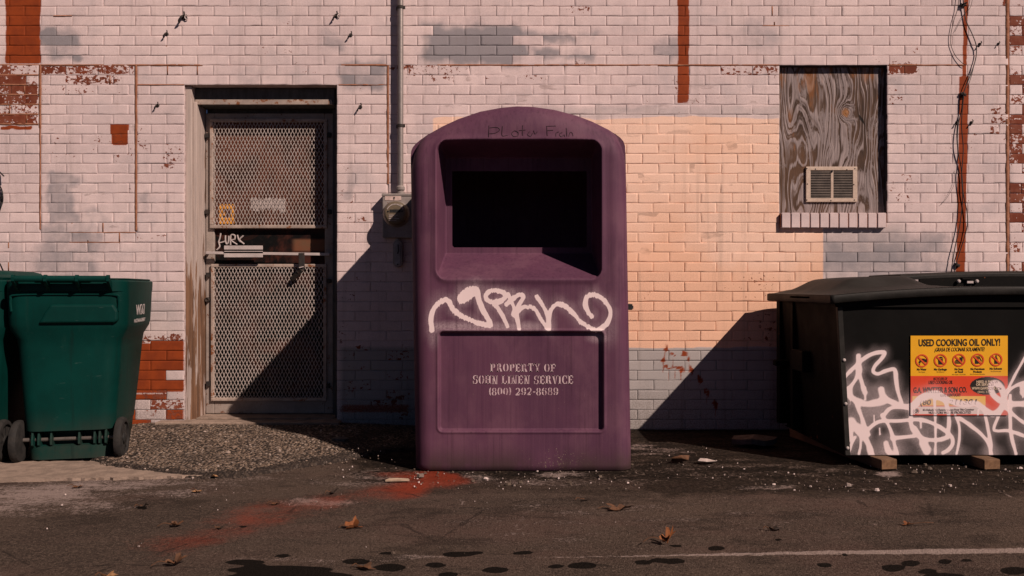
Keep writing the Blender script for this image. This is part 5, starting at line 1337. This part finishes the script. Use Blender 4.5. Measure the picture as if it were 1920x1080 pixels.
def wheelie(lab, loc, yaw, dome):
    r = thing('wheeled_bin', lab, 'wheeled bin', loc, yaw, 'green wheeled bins by the wall')
    b = MB()
    # (z, half width, back y, front y)
    prof = [(.015, .205, -.015, .50), (.085, .208, -.018, .52), (.088, .210, .055, .53), (.165, .214, .055, .545), (.168, .218, -.036, .55), (.45, .240, -.044, .60), (.60, .250, -.050, .62), (.65, .256, -.054, .63), (.70, .284, -.068, .645), (.73, .290, -.074, .65), (.86, .294, -.082, .665), (.905, .295, -.085, .67)]
    loft(b, [rrect(hx, y0, y1, .075, z) for z, hx, y0, y1 in prof])
    body = b.build('body', M['green'], r, smooth=True, world=False)
    b = MB(); loft(b, [rrect(.285, -.080, .675, .08, .900), rrect(.294, -.098, .700, .09, .903), rrect(.296, -.100, .702, .09, .955), rrect(.290, -.093, .695, .085, .962), rrect(.27, -.07, .67, .075, .962)])
    b.build('rim', M['green'], r, smooth=True, world=False)
    # raised collar panels and gussets on the back
    b = MB(); b.prism([(-.13, .735), (-.115, .757), (-.10, .79), (-.07, .835), (.235, .835), (.255, .80), (.255, .745), (.235, .735)], lambda x, z: (x, -.094, z), lambda x, z: (x, -.05, z))
    b.build('back_gusset', M['green'], r, bevel=.014, seg=3, world=False)
    b = MB(); b.tube(spline([(-.255, -.080, .80), (-.257, -.084, .86), (-.230, -.086, .885), (0, -.087, .888), (.230, -.086, .885), (.257, -.084, .86), (.255, -.080, .80)], 5), .006, 6)
    b.build('back_rib', M['green'], r, smooth=True, world=False)
    # handle on brackets
    b = MB(); b.tube([(-.222, -.150, .968), (.222, -.150, .968)], .0165, 12)
    for x in (-.222, -.074, .074, .222):
        b.prism([(-.08, .885), (-.09, .90), (-.170, .955), (-.172, .975), (-.163, .988), (-.143, .988), (-.130, .965), (-.09, .945)], lambda y, z, x=x: (x - .007, y, z), lambda y, z, x=x: (x + .007, y, z))
    b.tube([(-.222, -.115, .962), (-.222, -.115, .962 + 1e-3)], .012, 8)
    b.build('handle', M['green'], r, bevel=.003, world=False)
    # axle housing, axle, wheels
    b = MB()
    for x in (-.175, -.145, -.085, .05, .125, .15, .18): b.prism([(.06, .167), (-.02, .167), (-.03, .125), (-.030, .095), (-.012, .084), (.06, .084)], lambda y, z, x=x: (x - .005, y, z), lambda y, z, x=x: (x + .005, y, z))
    b.box(-.19, .19, .045, .052, .08, .17)
    b.build('axle_housing', M['green'], r, bevel=.002, world=False)
    b = MB(); b.tube([(-.275, .012, .118), (.275, .012, .118)], .0105, 10); b.build('axle', M['axle'], r, world=False)
    for s in (-1, 1):
        b = MB(); prof = [(.050, -.022), (.094, -.0225), (.107, -.017), (.112, -.006), (.112, .006), (.107, .017), (.094, .0225), (.086, .0205), (.084, .010), (.050, .012)]
        b.lathe(prof, (s * .250, .012, .112), (s, 0, 0), 40)
        wl = b.build('wheel', M['rubber'], r, smooth=True, world=False)
        h = MB(); h.lathe([(.030, -.02), (.030, .018), (.016, .026), (.006, .027)], (s * .250, .012, .112), (s, 0, 0), 20)
        for k in range(8):
            a = math.pi * 2 * k / 8
            h.bar((s * .259,   .012 + .028 * math.cos(a), .112 + .028 * math.sin(a)), (s * .259,   .012 + .088 * math.cos(a), .112 + .088 * math.sin(a)), .010, .008, up=(1, 0, 0))
        h.build('hub', M['black'], wl, world=False)
    # lid
    b = MB()
    if dome:
        loft(b, [rrect(.29, -.05, .70, .09, .963), rrect(.295, -.055, .705, .09, .975), rrect(.28, -.03, .685, .085, .985), rrect(.265, .03, .66, .08, .992), rrect(.255, .05, .64, .08, 1.005), rrect(.235, .08, .60, .08, 1.013), rrect(.20, .11, .56, .08, 1.016)])
        lid = b.build('lid', M['green'], r, smooth=True, world=False)
    else:
        loft(b, [rrect(.28, -.03, .69, .085, .963), rrect(.284, -.034, .693, .085, .966), rrect(.284, -.034, .693, .085, .970), rrect(.276, -.028, .685, .08, .973)])
        lid = b.build('lid', M['green'], r, smooth=True, world=False)
    b = MB(); b.tube([(-.13, -.105, .968), (.13, -.105, .968)], .012, 10); b.build('hinge_pin', M['black'], r, world=False)
    # maker's decal on the side
    V, Fc = [], []
    def side(v, f, y0, z0):
        n0 = len(V); V.extend([(.2845 + (z - .70) * .07 if False else .2875, y0 + y, z0 + z) for y, z in v]); Fc.extend([tuple(i + n0 for i in t) for t in f])
    v, f = text_verts('W', .052, .045); k = .12 / (v[:, 0].max() - v[:, 0].min()); side([(a * k, z) for a, z in v], f, .215, .772)
    # second letter is drawn in outline only
    def line(pts, w=.006):
        for a, c in zip(pts[:-1], pts[1:]):
            d = math.hypot(c[0] - a[0], c[1] - a[1]); nx, nz = -(c[1] - a[1]) / d * w, (c[0] - a[0]) / d * w
            side([(a[0] + nx, a[1] + nz * .6), (c[0] + nx, c[1] + nz * .6), (c[0] - nx, c[1] - nz * .6), (a[0] - nx, a[1] - nz * .6)], [(0, 1, 2, 3)], .33, .772)
    line([(-.052, 0), (-.052, .052), (-.018, .052), (0, .018), (.018, .052), (.052, .052), (.052, 0), (.024, 0), (.024, .028), (0, .0), (-.024, .028), (-.024, 0), (-.052, 0)])
    v, f = text_verts('WASTE MANAGEMENT', .019, .04); k = .30 / (v[:, 0].max() - v[:, 0].min()); side([(a * k, z) for a, z in v], f, .265, .728)
    me = bpy.data.meshes.new('decal'); me.from_pydata(V, [], Fc); me.materials.append(M['decal'])
    # carry the decal on the slightly flared side wall
    for q in me.vertices:
        z = q.co.z; hx = np.interp(z, [.70, .73, .86, .905], [.284, .290, .294, .295]); q.co.x = hx + .0025
    put('decal', me, body)
wheelie('green wheeled bin with white side decal, nearest the meshed door', (-2.350, 4.41, .0), math.radians(13), False)
wheelie('green wheeled bin with domed lid, cut off by the left edge of the photo', (-2.935, 4.322, .0), math.radians(12), True)

# ------------------------------------------------------------------ ELECTRIC METER, CONDUIT
M['galv'] = worn('dull_galvanised_steel', (.33, .29, .265), (.24, .21, .195), 10, .45, metal=.5, bump=.0006)
M['meterbox'] = worn('grey_meter_enamel', (.30, .26, .24), (.23, .20, .185), 8, .55, rust=.04)
M['meterface'] = worn('yellowed_meter_face', (.17, .13, .085), (.10, .08, .055), 12, .35)
def meter():
    r = thing('electric_meter', 'grey electric meter box with a round dial, half hidden by the purple drop box', 'electric meter', (wx(746), D, wz(405)))
    x0, x1, z1, z0 = wx(717, D - .07), wx(775, D - .07), wz(364, D - .07), wz(446, D - .07)
    b = MB(); b.box(x0, x1, D - .072, D - .002, z0, z1); b.build('meter_box', M['meterbox'], r, bevel=.006)
    b = MB(); b.box(x0 - .004, x1 + .004, D - .077, D - .004, z1 - .012, z1 + .004); b.build('box_hood', M['meterbox'], r, bevel=.003)
    c = P(743.5, 401, D - .072)
    b = MB(); b.lathe([(.086, 0), (.086, .012), (.080, .020), (.078, .022)], c, (0, -1, 0), 40); b.build('ring', M['galv'], r, smooth=True)
    b = MB(); b.lathe([(.078, .0), (.078, .030), (.073, .052), (.066, .060), (.058, .063), (.02, .064), (.001, .064)], c, (0, -1, 0), 40); dial = b.build('dial', M['meterface'], r, smooth=True)
    b = MB(); y = c.y - .066; b.box(c.x - .034, c.x + .034, y, y + .003, c.z + .004, c.z + .022); b.box(c.x - .050, c.x - .040, y, y + .003, c.z + .006, c.z + .014); b.box(c.x + .040, c.x + .048, y, y + .003, c.z + .006, c.z + .014)
    b.build('display', M['ink'], dial)
    b = MB(); 
    for i, w in enumerate((.035, .028, .04, .03)): b.box(c.x - .04, c.x - .04 + w * 1.6, y, y + .003, c.z - .016 - i * .011, c.z - .012 - i * .011)
    b.build('face_print', M['paper'], dial); b = MB()
    for a in np.linspace(.5, 2.64, 14): b.box(c.x + .056 * math.cos(a) - .003, c.x + .056 * math.cos(a) + .003, y + .001, y + .004, c.z + .056 * math.sin(a) - .004, c.z + .056 * math.sin(a) + .004)
    b.build('face_print', M['paper'], dial)
    b = MB(); z = wz(371.5, D - .072); b.box(wx(722, D - .072), wx(752, D - .072), D - .0745, D - .071, z - .014, z + .013); lab = b.build('paper_label', worn('pink_label', (.62, .47, .42), (.52, .39, .35), 30), r)
    b = MB(); b.lathe([(.006, 0), (.005, .002), (.001, .002)], (wx(739, D - .072), D - .0745, z + .002), (0, -1, 0), 8); b.box(wx(739, D - .072) - .002, wx(739, D - .072) + .002, D - .077, D - .074, z - .010, z); b.build('label_mark', M['ink'], lab)
    r2 = thing('conduit_pipe', 'grey steel conduit pipe running up the wall from the electric meter', 'conduit', (wx(751), D - .04, wz(360)))
    yc = D - .042
    b = MB(); b.tube([(wx(751, yc), yc, wz(352, yc)), (wx(751, yc), yc, 4.2)], .0185, 20); b.build('pipe', M['galv'], r2, smooth=True)
    b = MB(); b.lathe([(.021, 0), (.026, .004), (.026, .02), (.021, .022), (.021, .03), (.028, .034), (.028, .052), (.022, .058), (.019, .062)], (wx(751, yc), yc, z1 - .004), (0, 0, 1), 20); b.build('hub_fitting', M['meterbox'], r2, smooth=True)
    for py in (14, 236, -200):
        b = MB(); z = wz(py, yc); x = wx(751, yc)
        b.lathe([(.0195, -.010), (.0215, -.010), (.0215, .010), (.0195, .010)], (x, yc, z), (0, 0, 1), 18); b.box(x - .030, x + .006, yc + .016, D + .003, z - .010, z + .010); b.box(x + .016, x + .030, yc - .008, yc + .008, z - .009, z + .009)
        b.build('pipe_clamp', M['rustyblack'], r2, bevel=.001)
    r3 = thing('disconnect_box', 'narrow grey rounded conduit box fixed below the electric meter', 'junction box', (wx(745), D, wz(475)))
    x = wx(745.5, D - .05); za, zb = wz(501, D - .05), wz(450, D - .05); hw = .030; n = 10
    out = [(x + hw * math.cos(a), zb - hw + hw * math.sin(a)) for a in np.linspace(0, math.pi, n)] + [(x + hw * math.cos(a), za + hw + hw * math.sin(a)) for a in np.linspace(math.pi, 2 * math.pi, n)]
    b = MB(); b.prism(out, lambda u, v: (u, D - .055, v), lambda u, v: (u, D - .001, v)); b.build('conduit_box', M['meterbox'], r3, bevel=.005, seg=3)
    inn = [(x + (u - x) * .68, (za + zb) / 2 + (v - (za + zb) / 2) * .86) for u, v in out]
    b = MB(); b.prism(inn, lambda u, v: (u, D - .060, v), lambda u, v: (u, D - .054, v)); b.build('cover', M['galv'], r3, bevel=.002)
    b = MB(); b.tube([(x + .004, D - .062, zb - .03), (x + .008, D - .064, zb - .07), (x + .001, D - .064, zb - .09)], .0035, 6)
    b.build('seal_wire', M['rustyblack'], r3); b = MB(); b.lathe([(.005, 0), (.004, .003), (.001, .003)], (x + .002, D - .06, za + .018), (0, -1, 0), 8); b.build('cover_screw', M['rustyblack'], r3)
    b = MB(); b.lathe([(.018, 0), (.018, .01), (.014, .012)], (x, D - .03, zb - .002), (0, 0, 1), 14); b.build('nipple', M['galv'], r3)
meter()

# ------------------------------------------------------------------ CABLES AND HOOKS ON THE WALL
def cables():
    r = thing('hanging_cable', 'tangled thin black cables running down the red paint stripe on the right', 'cable', (wx(1805), D, 1.8))
    def cab(pts, rad, nm='cable', off=.014):
        p = [P(x, y, D - off + .003 * math.sin(i * .22 + off * 300)) for i, (x, y) in enumerate(spline(pts, 6))]
        b = MB(); b.tube(p, rad, 6); b.build(nm, M['black'], r, smooth=True)
    cab([(1807, -260), (1804, -100), (1806, 2), (1807, 14), (1812, 40), (1822, 62), (1829, 80), (1831, 92), (1829, 112), (1820, 140), (1811, 162), (1806, 178), (1803, 205), (1797, 232), (1795, 262), (1796, 282), (1800, 302), (1804, 332), (1806, 362), (1813, 396), (1814, 420), (1808, 446), (1799, 474), (1790, 506), (1788, 530)], .0032)
    cab([(1807, 178), (1804, 210), (1803, 240), (1806, 280), (1803, 330), (1805, 370), (1800, 420), (1791, 462), (1784, 505), (1783, 530)], .003, 'cable', .02)
    cab([(1800, -80), (1797, 6), (1788, 40), (1782, 76), (1790, 102), (1804, 118), (1811, 122)], .0019, 'thin_wire', .012)
    cab([(1826, -60), (1822, 6), (1806, 30), (1790, 60)], .0013, 'thin_wire', .010)
    cab([(1829, 110), (1822, 140), (1814, 165)], .0018, 'thin_wire', .010)
    cab([(1790, 320), (1789, 345), (1776, 370), (1764, 384)], .0010, 'thin_wire', .008)
    for x, y in ((1807, 9), (1807, 176), (1796, 497)):
        b = MB(); c = P(x, y, D - .012)
        for k in range(5):
            v = [c + Vector((random.uniform(-.02, .02), random.uniform(-.012, .008), random.uniform(-.014, .014))) for _ in range(4)]
            b.tube(spline(v, 4), .0036, 5)
        b.box(c.x - .012, c.x + .012, D - .012, D + .003, c.z - .008, c.z + .008)
        b.build('cable_clip', M['rustyblack'], r)
    r2 = thing('cable_coil', 'loop of black cable on the wall above the green bins at the left edge', 'cable', (wx(0), D, 1.5))
    for pts in ([(-30, 300), (-6, 318), (7, 330)], [(-20, 335), (0, 350), (5, 368), (3, 384), (-6, 394), (-16, 384), (-8, 360), (2, 372), (0, 392), (-20, 420), (-30, 460), (-14, 480), (-2, 492), (6, 508), (10, 514), (12, 530)], [(-26, 352), (-4, 346), (4, 362), (0, 380), (-14, 388)]):
        p = [P(x, y, D - .03 + .018 * math.sin(i * .9)) for i, (x, y) in enumerate(spline(pts, 6))]
        b = MB(); b.tube(p, .0045, 6); b.build('cable', M['black'], r2, smooth=True)
    hk = [(345, 33, 'blackened wall hook in a patch of chipped paint, upper of two above the door', 1.25), (313, 64, 'small bent wall hook left of and just below the larger hook above the door', .85), (631, 30, 'curled black wall hook near the top, nearer the conduit pipe, with a white ring', 1.0), (658, 66, 'stubby black wall hook lower and nearest to the conduit pipe', .85), (296, 198, 'bent black hook on the wall left of the door frame', .8), (676, 201, 'black hook on the wall right of the door frame', .9),
          (1794, 230, 'spiky black wire clip left of the hanging cables, level with its twin', .7), (1821, 230, 'spiky black wire clip right of the hanging cables, level with its twin', .7), (1837, 83, 'small black clip touching the bend of the hanging cable', .7), (1872, 82, 'lone small black nail near the flaking brick strip at the right', .55)]
    for x, y, lab, s in hk:
        h = thing('wall_hook', lab, 'hook', (wx(x), D, wz(y)), 0, 'metal hooks and clips in the wall')
        b = MB(); b.lathe([(.014 * s, -.002), (.014 * s, .004), (.007 * s, .008)], (0, 0, 0), (0, -1, 0), 9)
        b.tube(spline([(0, 0, 0), (random.uniform(-.004, .004), -.016 * s, .004), (-.006 * s, -.028 * s, -.008 * s), (-.016 * s, -.026 * s, -.022 * s), (-.02 * s, -.012 * s, -.030 * s)], 4), .0052 * s, 6)
        b.tube(spline([(0, -.006, 0), (.008 * s, -.018 * s, .012 * s), (.004 * s, -.012 * s, .026 * s)], 4), .0045 * s, 6)
        b.build('hook', M['rustyblack'], h, world=False)
        if s > .9:
            b = MB(); cc = [(.016 * s + .009 * s * math.cos(a), -.010, .002 + .012 * s * math.sin(a)) for a in np.linspace(.4, 5.6, 12)]; b.tube(cc, .003 * s, 5); b.build('ring', M['whitemetal'], h, world=False)
cables()

# ------------------------------------------------------------------ LITTER
def mat_leaf(name, a, b_):
    return worn(name, a, b_, 40, .8, bump=.001, bscale=120)
M['leaf_o'] = mat_leaf('orange_leaf', (.24, .078, .020), (.13, .042, .014)); M['leaf_b'] = mat_leaf('brown_leaf', (.13, .058, .026), (.07, .034, .018)); M['leaf_d'] = mat_leaf('dark_leaf', (.020, .013, .009), (.035, .02, .012))
M['leaf_y'] = mat_leaf('tan_leaf', (.34, .185, .085), (.24, .12, .05))
def leaf(px, py, lab, m, size=.06, curl=.5, yaw=0, asp=1.0, stem=.05, lift=0, z0=.004):
    size *= .82
    g = G(px, py)
    r = thing('fallen_leaf', lab, 'leaf', (g.x, g.y, z0 + float(hground(np.array([g.x]), np.array([g.y]))[0]) - .003), yaw, 'dead leaves on the asphalt')
    n, k = 34, 5; V = [(0, 0, 0)]; Fc = []
    ph = random.uniform(0, 6); lob = random.choice((3, 5, 5))
    for i in range(1, k + 1):
        f = i / k
        for j in range(n):
            a = 2 * math.pi * j / n
            rad = size * f * (1 + f * (.30 * math.cos(lob * a) + .10 * math.cos(11 * a + ph)))
            x, y = rad * math.cos(a), rad * math.sin(a) * asp
            z = curl * 1.7 * ((y / size) ** 2 * size * .9) + curl * .35 * size * f * math.sin(2 * a + ph) + lift * (x / size + 1) * .5 * size + random.uniform(-.0012, .0012)
            V.append((x, y, max(z, 0) + .001))
    for j in range(n): Fc.append((0, 1 + j, 1 + (j + 1) % n))
    for i in range(k - 1):
        for j in range(n): Fc.append((1 + i * n + j, 1 + (i + 1) * n + j, 1 + (i + 1) * n + (j + 1) % n, 1 + i * n + (j + 1) % n))
    b = MB(); b.add(V, Fc); b.build('blade', m, r, smooth=True, world=False)
    if stem:
        b = MB(); b.tube(spline([(-size * .2, 0, .004), (-size * .9, .006, .006 + lift * size * .3), (-size * .9 - stem * .5, .012, .010 + lift * size * .5), (-size * .9 - stem, .004, .004 + lift * size * .3)], 4), .0016, 5); b.build('stem', M['leaf_b'], r, world=False)
leaf(663, 990, 'curled orange leaf lying on the asphalt left of the purple box', M['leaf_o'], .036, .9, .3, .7, .03)
leaf(330, 1059, 'brown leaf in the left foreground casting a long dark shadow', M['leaf_b'], .035, 1.1, .5, .7, .05, .4)
leaf(684, 1068, 'flat rust brown leaf in the foreground beside the big wet spot', M['leaf_b'], .036, .4, -.2, .6, .02)
leaf(1162, 955, 'large dark brown curled leaf in front of the purple box, to its right', M['leaf_b'], .058, .75, .1, .55, .05)
leaf(1252, 1021, 'upright curled brown leaf on its long dark stem, in the foreground', M['leaf_o'], .030, 1.4, .2, .8, .07, 1.2)
leaf(1452, 993, 'small black crumpled leaf on bare asphalt towards the right', M['leaf_d'], .030, .8, .1, .5, .02)
leaf(1702, 983, 'tan leaf with a long thin stem, right of all the other leaves', M['leaf_o'], .024, .6, 3.3, .55, .09)
leaf(1098, 938, 'dark withered leaf scrap just in front of the purple box', M['leaf_d'], .026, .5, .4, .5, .03)
leaf(370, 922, 'pale orange leaf on the worn asphalt below the gravel ramp', M['leaf_y'], .026, .5, -.3, .6, .02)
leaf(402, 896, 'tiny tan leaf on the edge of the pale concrete strip', M['leaf_y'], .018, .6, .2, .6, 0, 0, .010)
leaf(147, 914, 'flat brown leaf on the pale scuffed asphalt below the green bins', M['leaf_b'], .030, .5, .1, .55, .03)
leaf(269, 949, 'blackish leaf on the asphalt left of the pale orange one', M['leaf_d'], .022, .9, .8, .6, .02)
leaf(331, 987, 'curled reddish brown leaf on the faint red overspray, left part', M['leaf_b'], .026, 1.0, .4, .7, .05, .3)
leaf(413, 991, 'small dark leaf on the faint red overspray', M['leaf_d'], .018, .5, 1.4, .7, .01)
leaf(626, 925, 'spiky dark weed like leaf beside the pale scuffed spot', M['leaf_d'], .026, .9, 1, .6, .03, .5)
leaf(517, 945, 'small brown leaf on asphalt above the red streak', M['leaf_b'], .022, .6, .2, .6, .02)
leaf(62, 858, 'dry tan leaf stuck upright between the bin wheels', M['leaf_y'], .036, .8, 1.2, .5, 0, 1.4, .010)
leaf(203, 1080, 'orange leaf at the very bottom left of the photo', M['leaf_y'], .028, .5, .2, .6, .02)

def scrap(name, px, py, lab, cat, m, pts, h=.004, lift=.01, yaw=0, z0=.003):
    g = G(px, py)
    r = thing(name, lab, cat, (g.x, g.y, z0), yaw)
    b = MB(); n = len(pts); zz = [random.uniform(0, lift) for _ in pts]
    V = [(x, y, z + h) for (x, y), z in zip(pts, zz)] + [(x, y, z) for (x, y), z in zip(pts, zz)] + [(0, 0, max(zz) + h * 1.5), (0, 0, .001)]
    Fc = [(i, (i + 1) % n, 2 * n) for i in range(n)] + [(n + (i + 1) % n, n + i, 2 * n + 1) for i in range(n)] + [(i, n + i, n + (i + 1) % n, (i + 1) % n) for i in range(n)]
    b.add(V, Fc); b.build('piece', m, r, world=False)
scrap('paper_scrap', 1325, 869, 'torn white scrap of paper on dark soil between drop box and container', 'paper scrap', worn('dirty_paper', (.55, .46, .42), (.42, .34, .30), 30), [(-.05, -.02), (-.01, -.035), (.045, -.02), (.05, .02), (.01, .03), (-.03, .015)], .002, .022)
scrap('wood_splinter', 745, 903, 'flat tan splinter of wood on the bright red paint spot', 'wood splinter', worn('tan_splinter', (.46, .35, .25), (.36, .26, .18), 12), [(-.055, -.012), (.02, -.014), (.058, -.004), (.05, .014), (-.04, .016)], .008, .003)
scrap('flat_stone', 637, 836, 'flat grey stone in the shadow beside the door ramp', 'stone', worn('grey_stone', (.10, .09, .08), (.07, .06, .055), 30), [(.05 * math.cos(a), .04 * math.sin(a)) for a in np.linspace(0, 6.28, 9)[:-1]], .014, .004, z0=.03)
scrap('rubble_lump', 1415, 836, 'low lump of rubble in the shade left of the black container', 'rubble', worn('brown_rubble', (.11, .075, .06), (.07, .05, .04), 20), [(.13 * math.cos(a) * random.uniform(.8, 1.1), .07 * math.sin(a) * random.uniform(.8, 1.1)) for a in np.linspace(0, 6.28, 11)[:-1]], .03, .02)
scrap('bark_scrap', 1276, 868, 'curled dark bark scrap beside the white paper', 'bark scrap', M['leaf_b'], [(-.05, -.015), (0, -.03), (.04, -.01), (.05, .015), (0, .03), (-.045, .02)], .006, .03)

def chips():
    V, Fc = [], []; A = []
    zones = [((760, 1200), (884, 918), 170, .85), ((1180, 1400), (835, 900), 90, .8), ((1400, 1920), (885, 925), 150, .8), ((1560, 1920), (862, 890), 70, .75), ((620, 800), (850, 905), 70, .7), ((0, 700), (895, 960), 90, .4), ((300, 760), (820, 890), 60, .45), ((0, 1920), (930, 1040), 60, .4), ((1900, 2300), (870, 940), 60, .9)]
    for (xa, xb), (ya, yb), n, s in zones:
        for _ in range(n):
            g = G(random.uniform(xa, xb), random.uniform(ya, yb)); sz = min(.020, .0030 * s * math.exp(random.gauss(.05, .72)))
            zb = 0.004
            if g.x < -.6 and g.y > 4.1: zb = .02 + .05 * min(1, max(0, (g.y - 4.15) / .75))
            k = random.randint(4, 6); a0 = random.uniform(0, 6); n0 = len(V); asp = random.uniform(.35, 1)
            pts = [(sz * random.uniform(.6, 1.2) * math.cos(a0 + 6.283 * i / k), sz * asp * random.uniform(.6, 1.2) * math.sin(a0 + 6.283 * i / k)) for i in range(k)]
            t = random.uniform(.08, .4) * sz
            V += [(g.x + x, g.y + y, zb - .003) for x, y in pts] + [(g.x + x * random.uniform(.5, .95), g.y + y * random.uniform(.5, .95), zb + t + random.uniform(0, .45) * sz) for x, y in pts]
            Fc += [tuple(n0 + k + i for i in range(k))] + [(n0 + i, n0 + (i + 1) % k, n0 + k + (i + 1) % k, n0 + k + i) for i in range(k)]
            c = random.random(); A += [(c, c, c, 1)] * (2 * k)
    me = bpy.data.meshes.new('paint_chips'); me.from_pydata(V, [], Fc)
    t = NT('chips'); c = t.attr('ca')[0]
    me.materials.append(t.out(t.mix(t.mr(c, .55, .95), (.10, .072, .052), (.58, .47, .43)), .8))
    at = me.color_attributes.new('ca', 'FLOAT_COLOR', 'POINT'); at.data.foreach_set('color', np.array(A, np.float32).ravel())
    tag(put('paint_chips', me), 'scattered flakes of white paint and grit along the foot of the bins', 'paint flakes', kind='stuff')
chips()
def pebbles():
    V, Fc, A = [], [], []
    for i in range(2600):
        if i < 1900: x, y = random.uniform(-2.5, -.85), random.uniform(4.05, 5.36)
        else: x, y = random.uniform(-2.5, -.6), random.uniform(3.9, 4.4)
        ye = float(np.interp(x, [-2.62, -2.35, -2.1, -1.85, -1.6, -1.3, -1.0, -.6], [5.30, 4.55, 4.22, 4.12, 4.02, 4.06, 4.35, 4.75])); d = y - ye
        if d < -.10 or (d < 0 and random.random() > .45): continue
        z = .032 * float(sstep(-.02, .75, np.array(d))) * float(np.interp(x, [-2.62, -2.4, -2.2, -1.2, -.9, -.6], [.4, .8, 1, 1, .65, .3])) + (.014 if d > .03 else 0)
        s_ = min(.017, .0030 * math.exp(random.gauss(.15, .5))); n0 = len(V); a0 = random.uniform(0, 6)
        k = 6
        for lz, lr in ((-.3, .8), (.35, 1.0), (.95, .5)):
            for j in range(k):
                a = a0 + 6.283 * j / k; q = s_ * lr * random.uniform(.75, 1.2)
                V.append((x + q * math.cos(a), y + q * math.sin(a) * .85, z + lz * s_ * .8))
        for l in (0, 1):
            for j in range(k): Fc.append((n0 + l * k + j, n0 + l * k + (j + 1) % k, n0 + (l + 1) * k + (j + 1) % k, n0 + (l + 1) * k + j))
        Fc.append(tuple(n0 + 2 * k + j for j in range(k)))
        c = random.random(); A += [(c, c, c, 1)] * (3 * k)
    me = bpy.data.meshes.new('gravel'); me.from_pydata(V, [], Fc)
    t = NT('pebble_stone'); c = t.attr('ca')[0]
    me.materials.append(t.out(t.mix(c, (.06, .046, .037), t.mix(t.mr(c, .8, 1), (.22, .16, .12), (.38, .30, .25))), .85))
    at = me.color_attributes.new('ca', 'FLOAT_COLOR', 'POINT'); at.data.foreach_set('color', np.array(A, np.float32).ravel())
    tag(put('gravel', me), 'loose brown and grey pebbles strewn over the ramp in front of the door', 'gravel', kind='stuff')
pebbles()
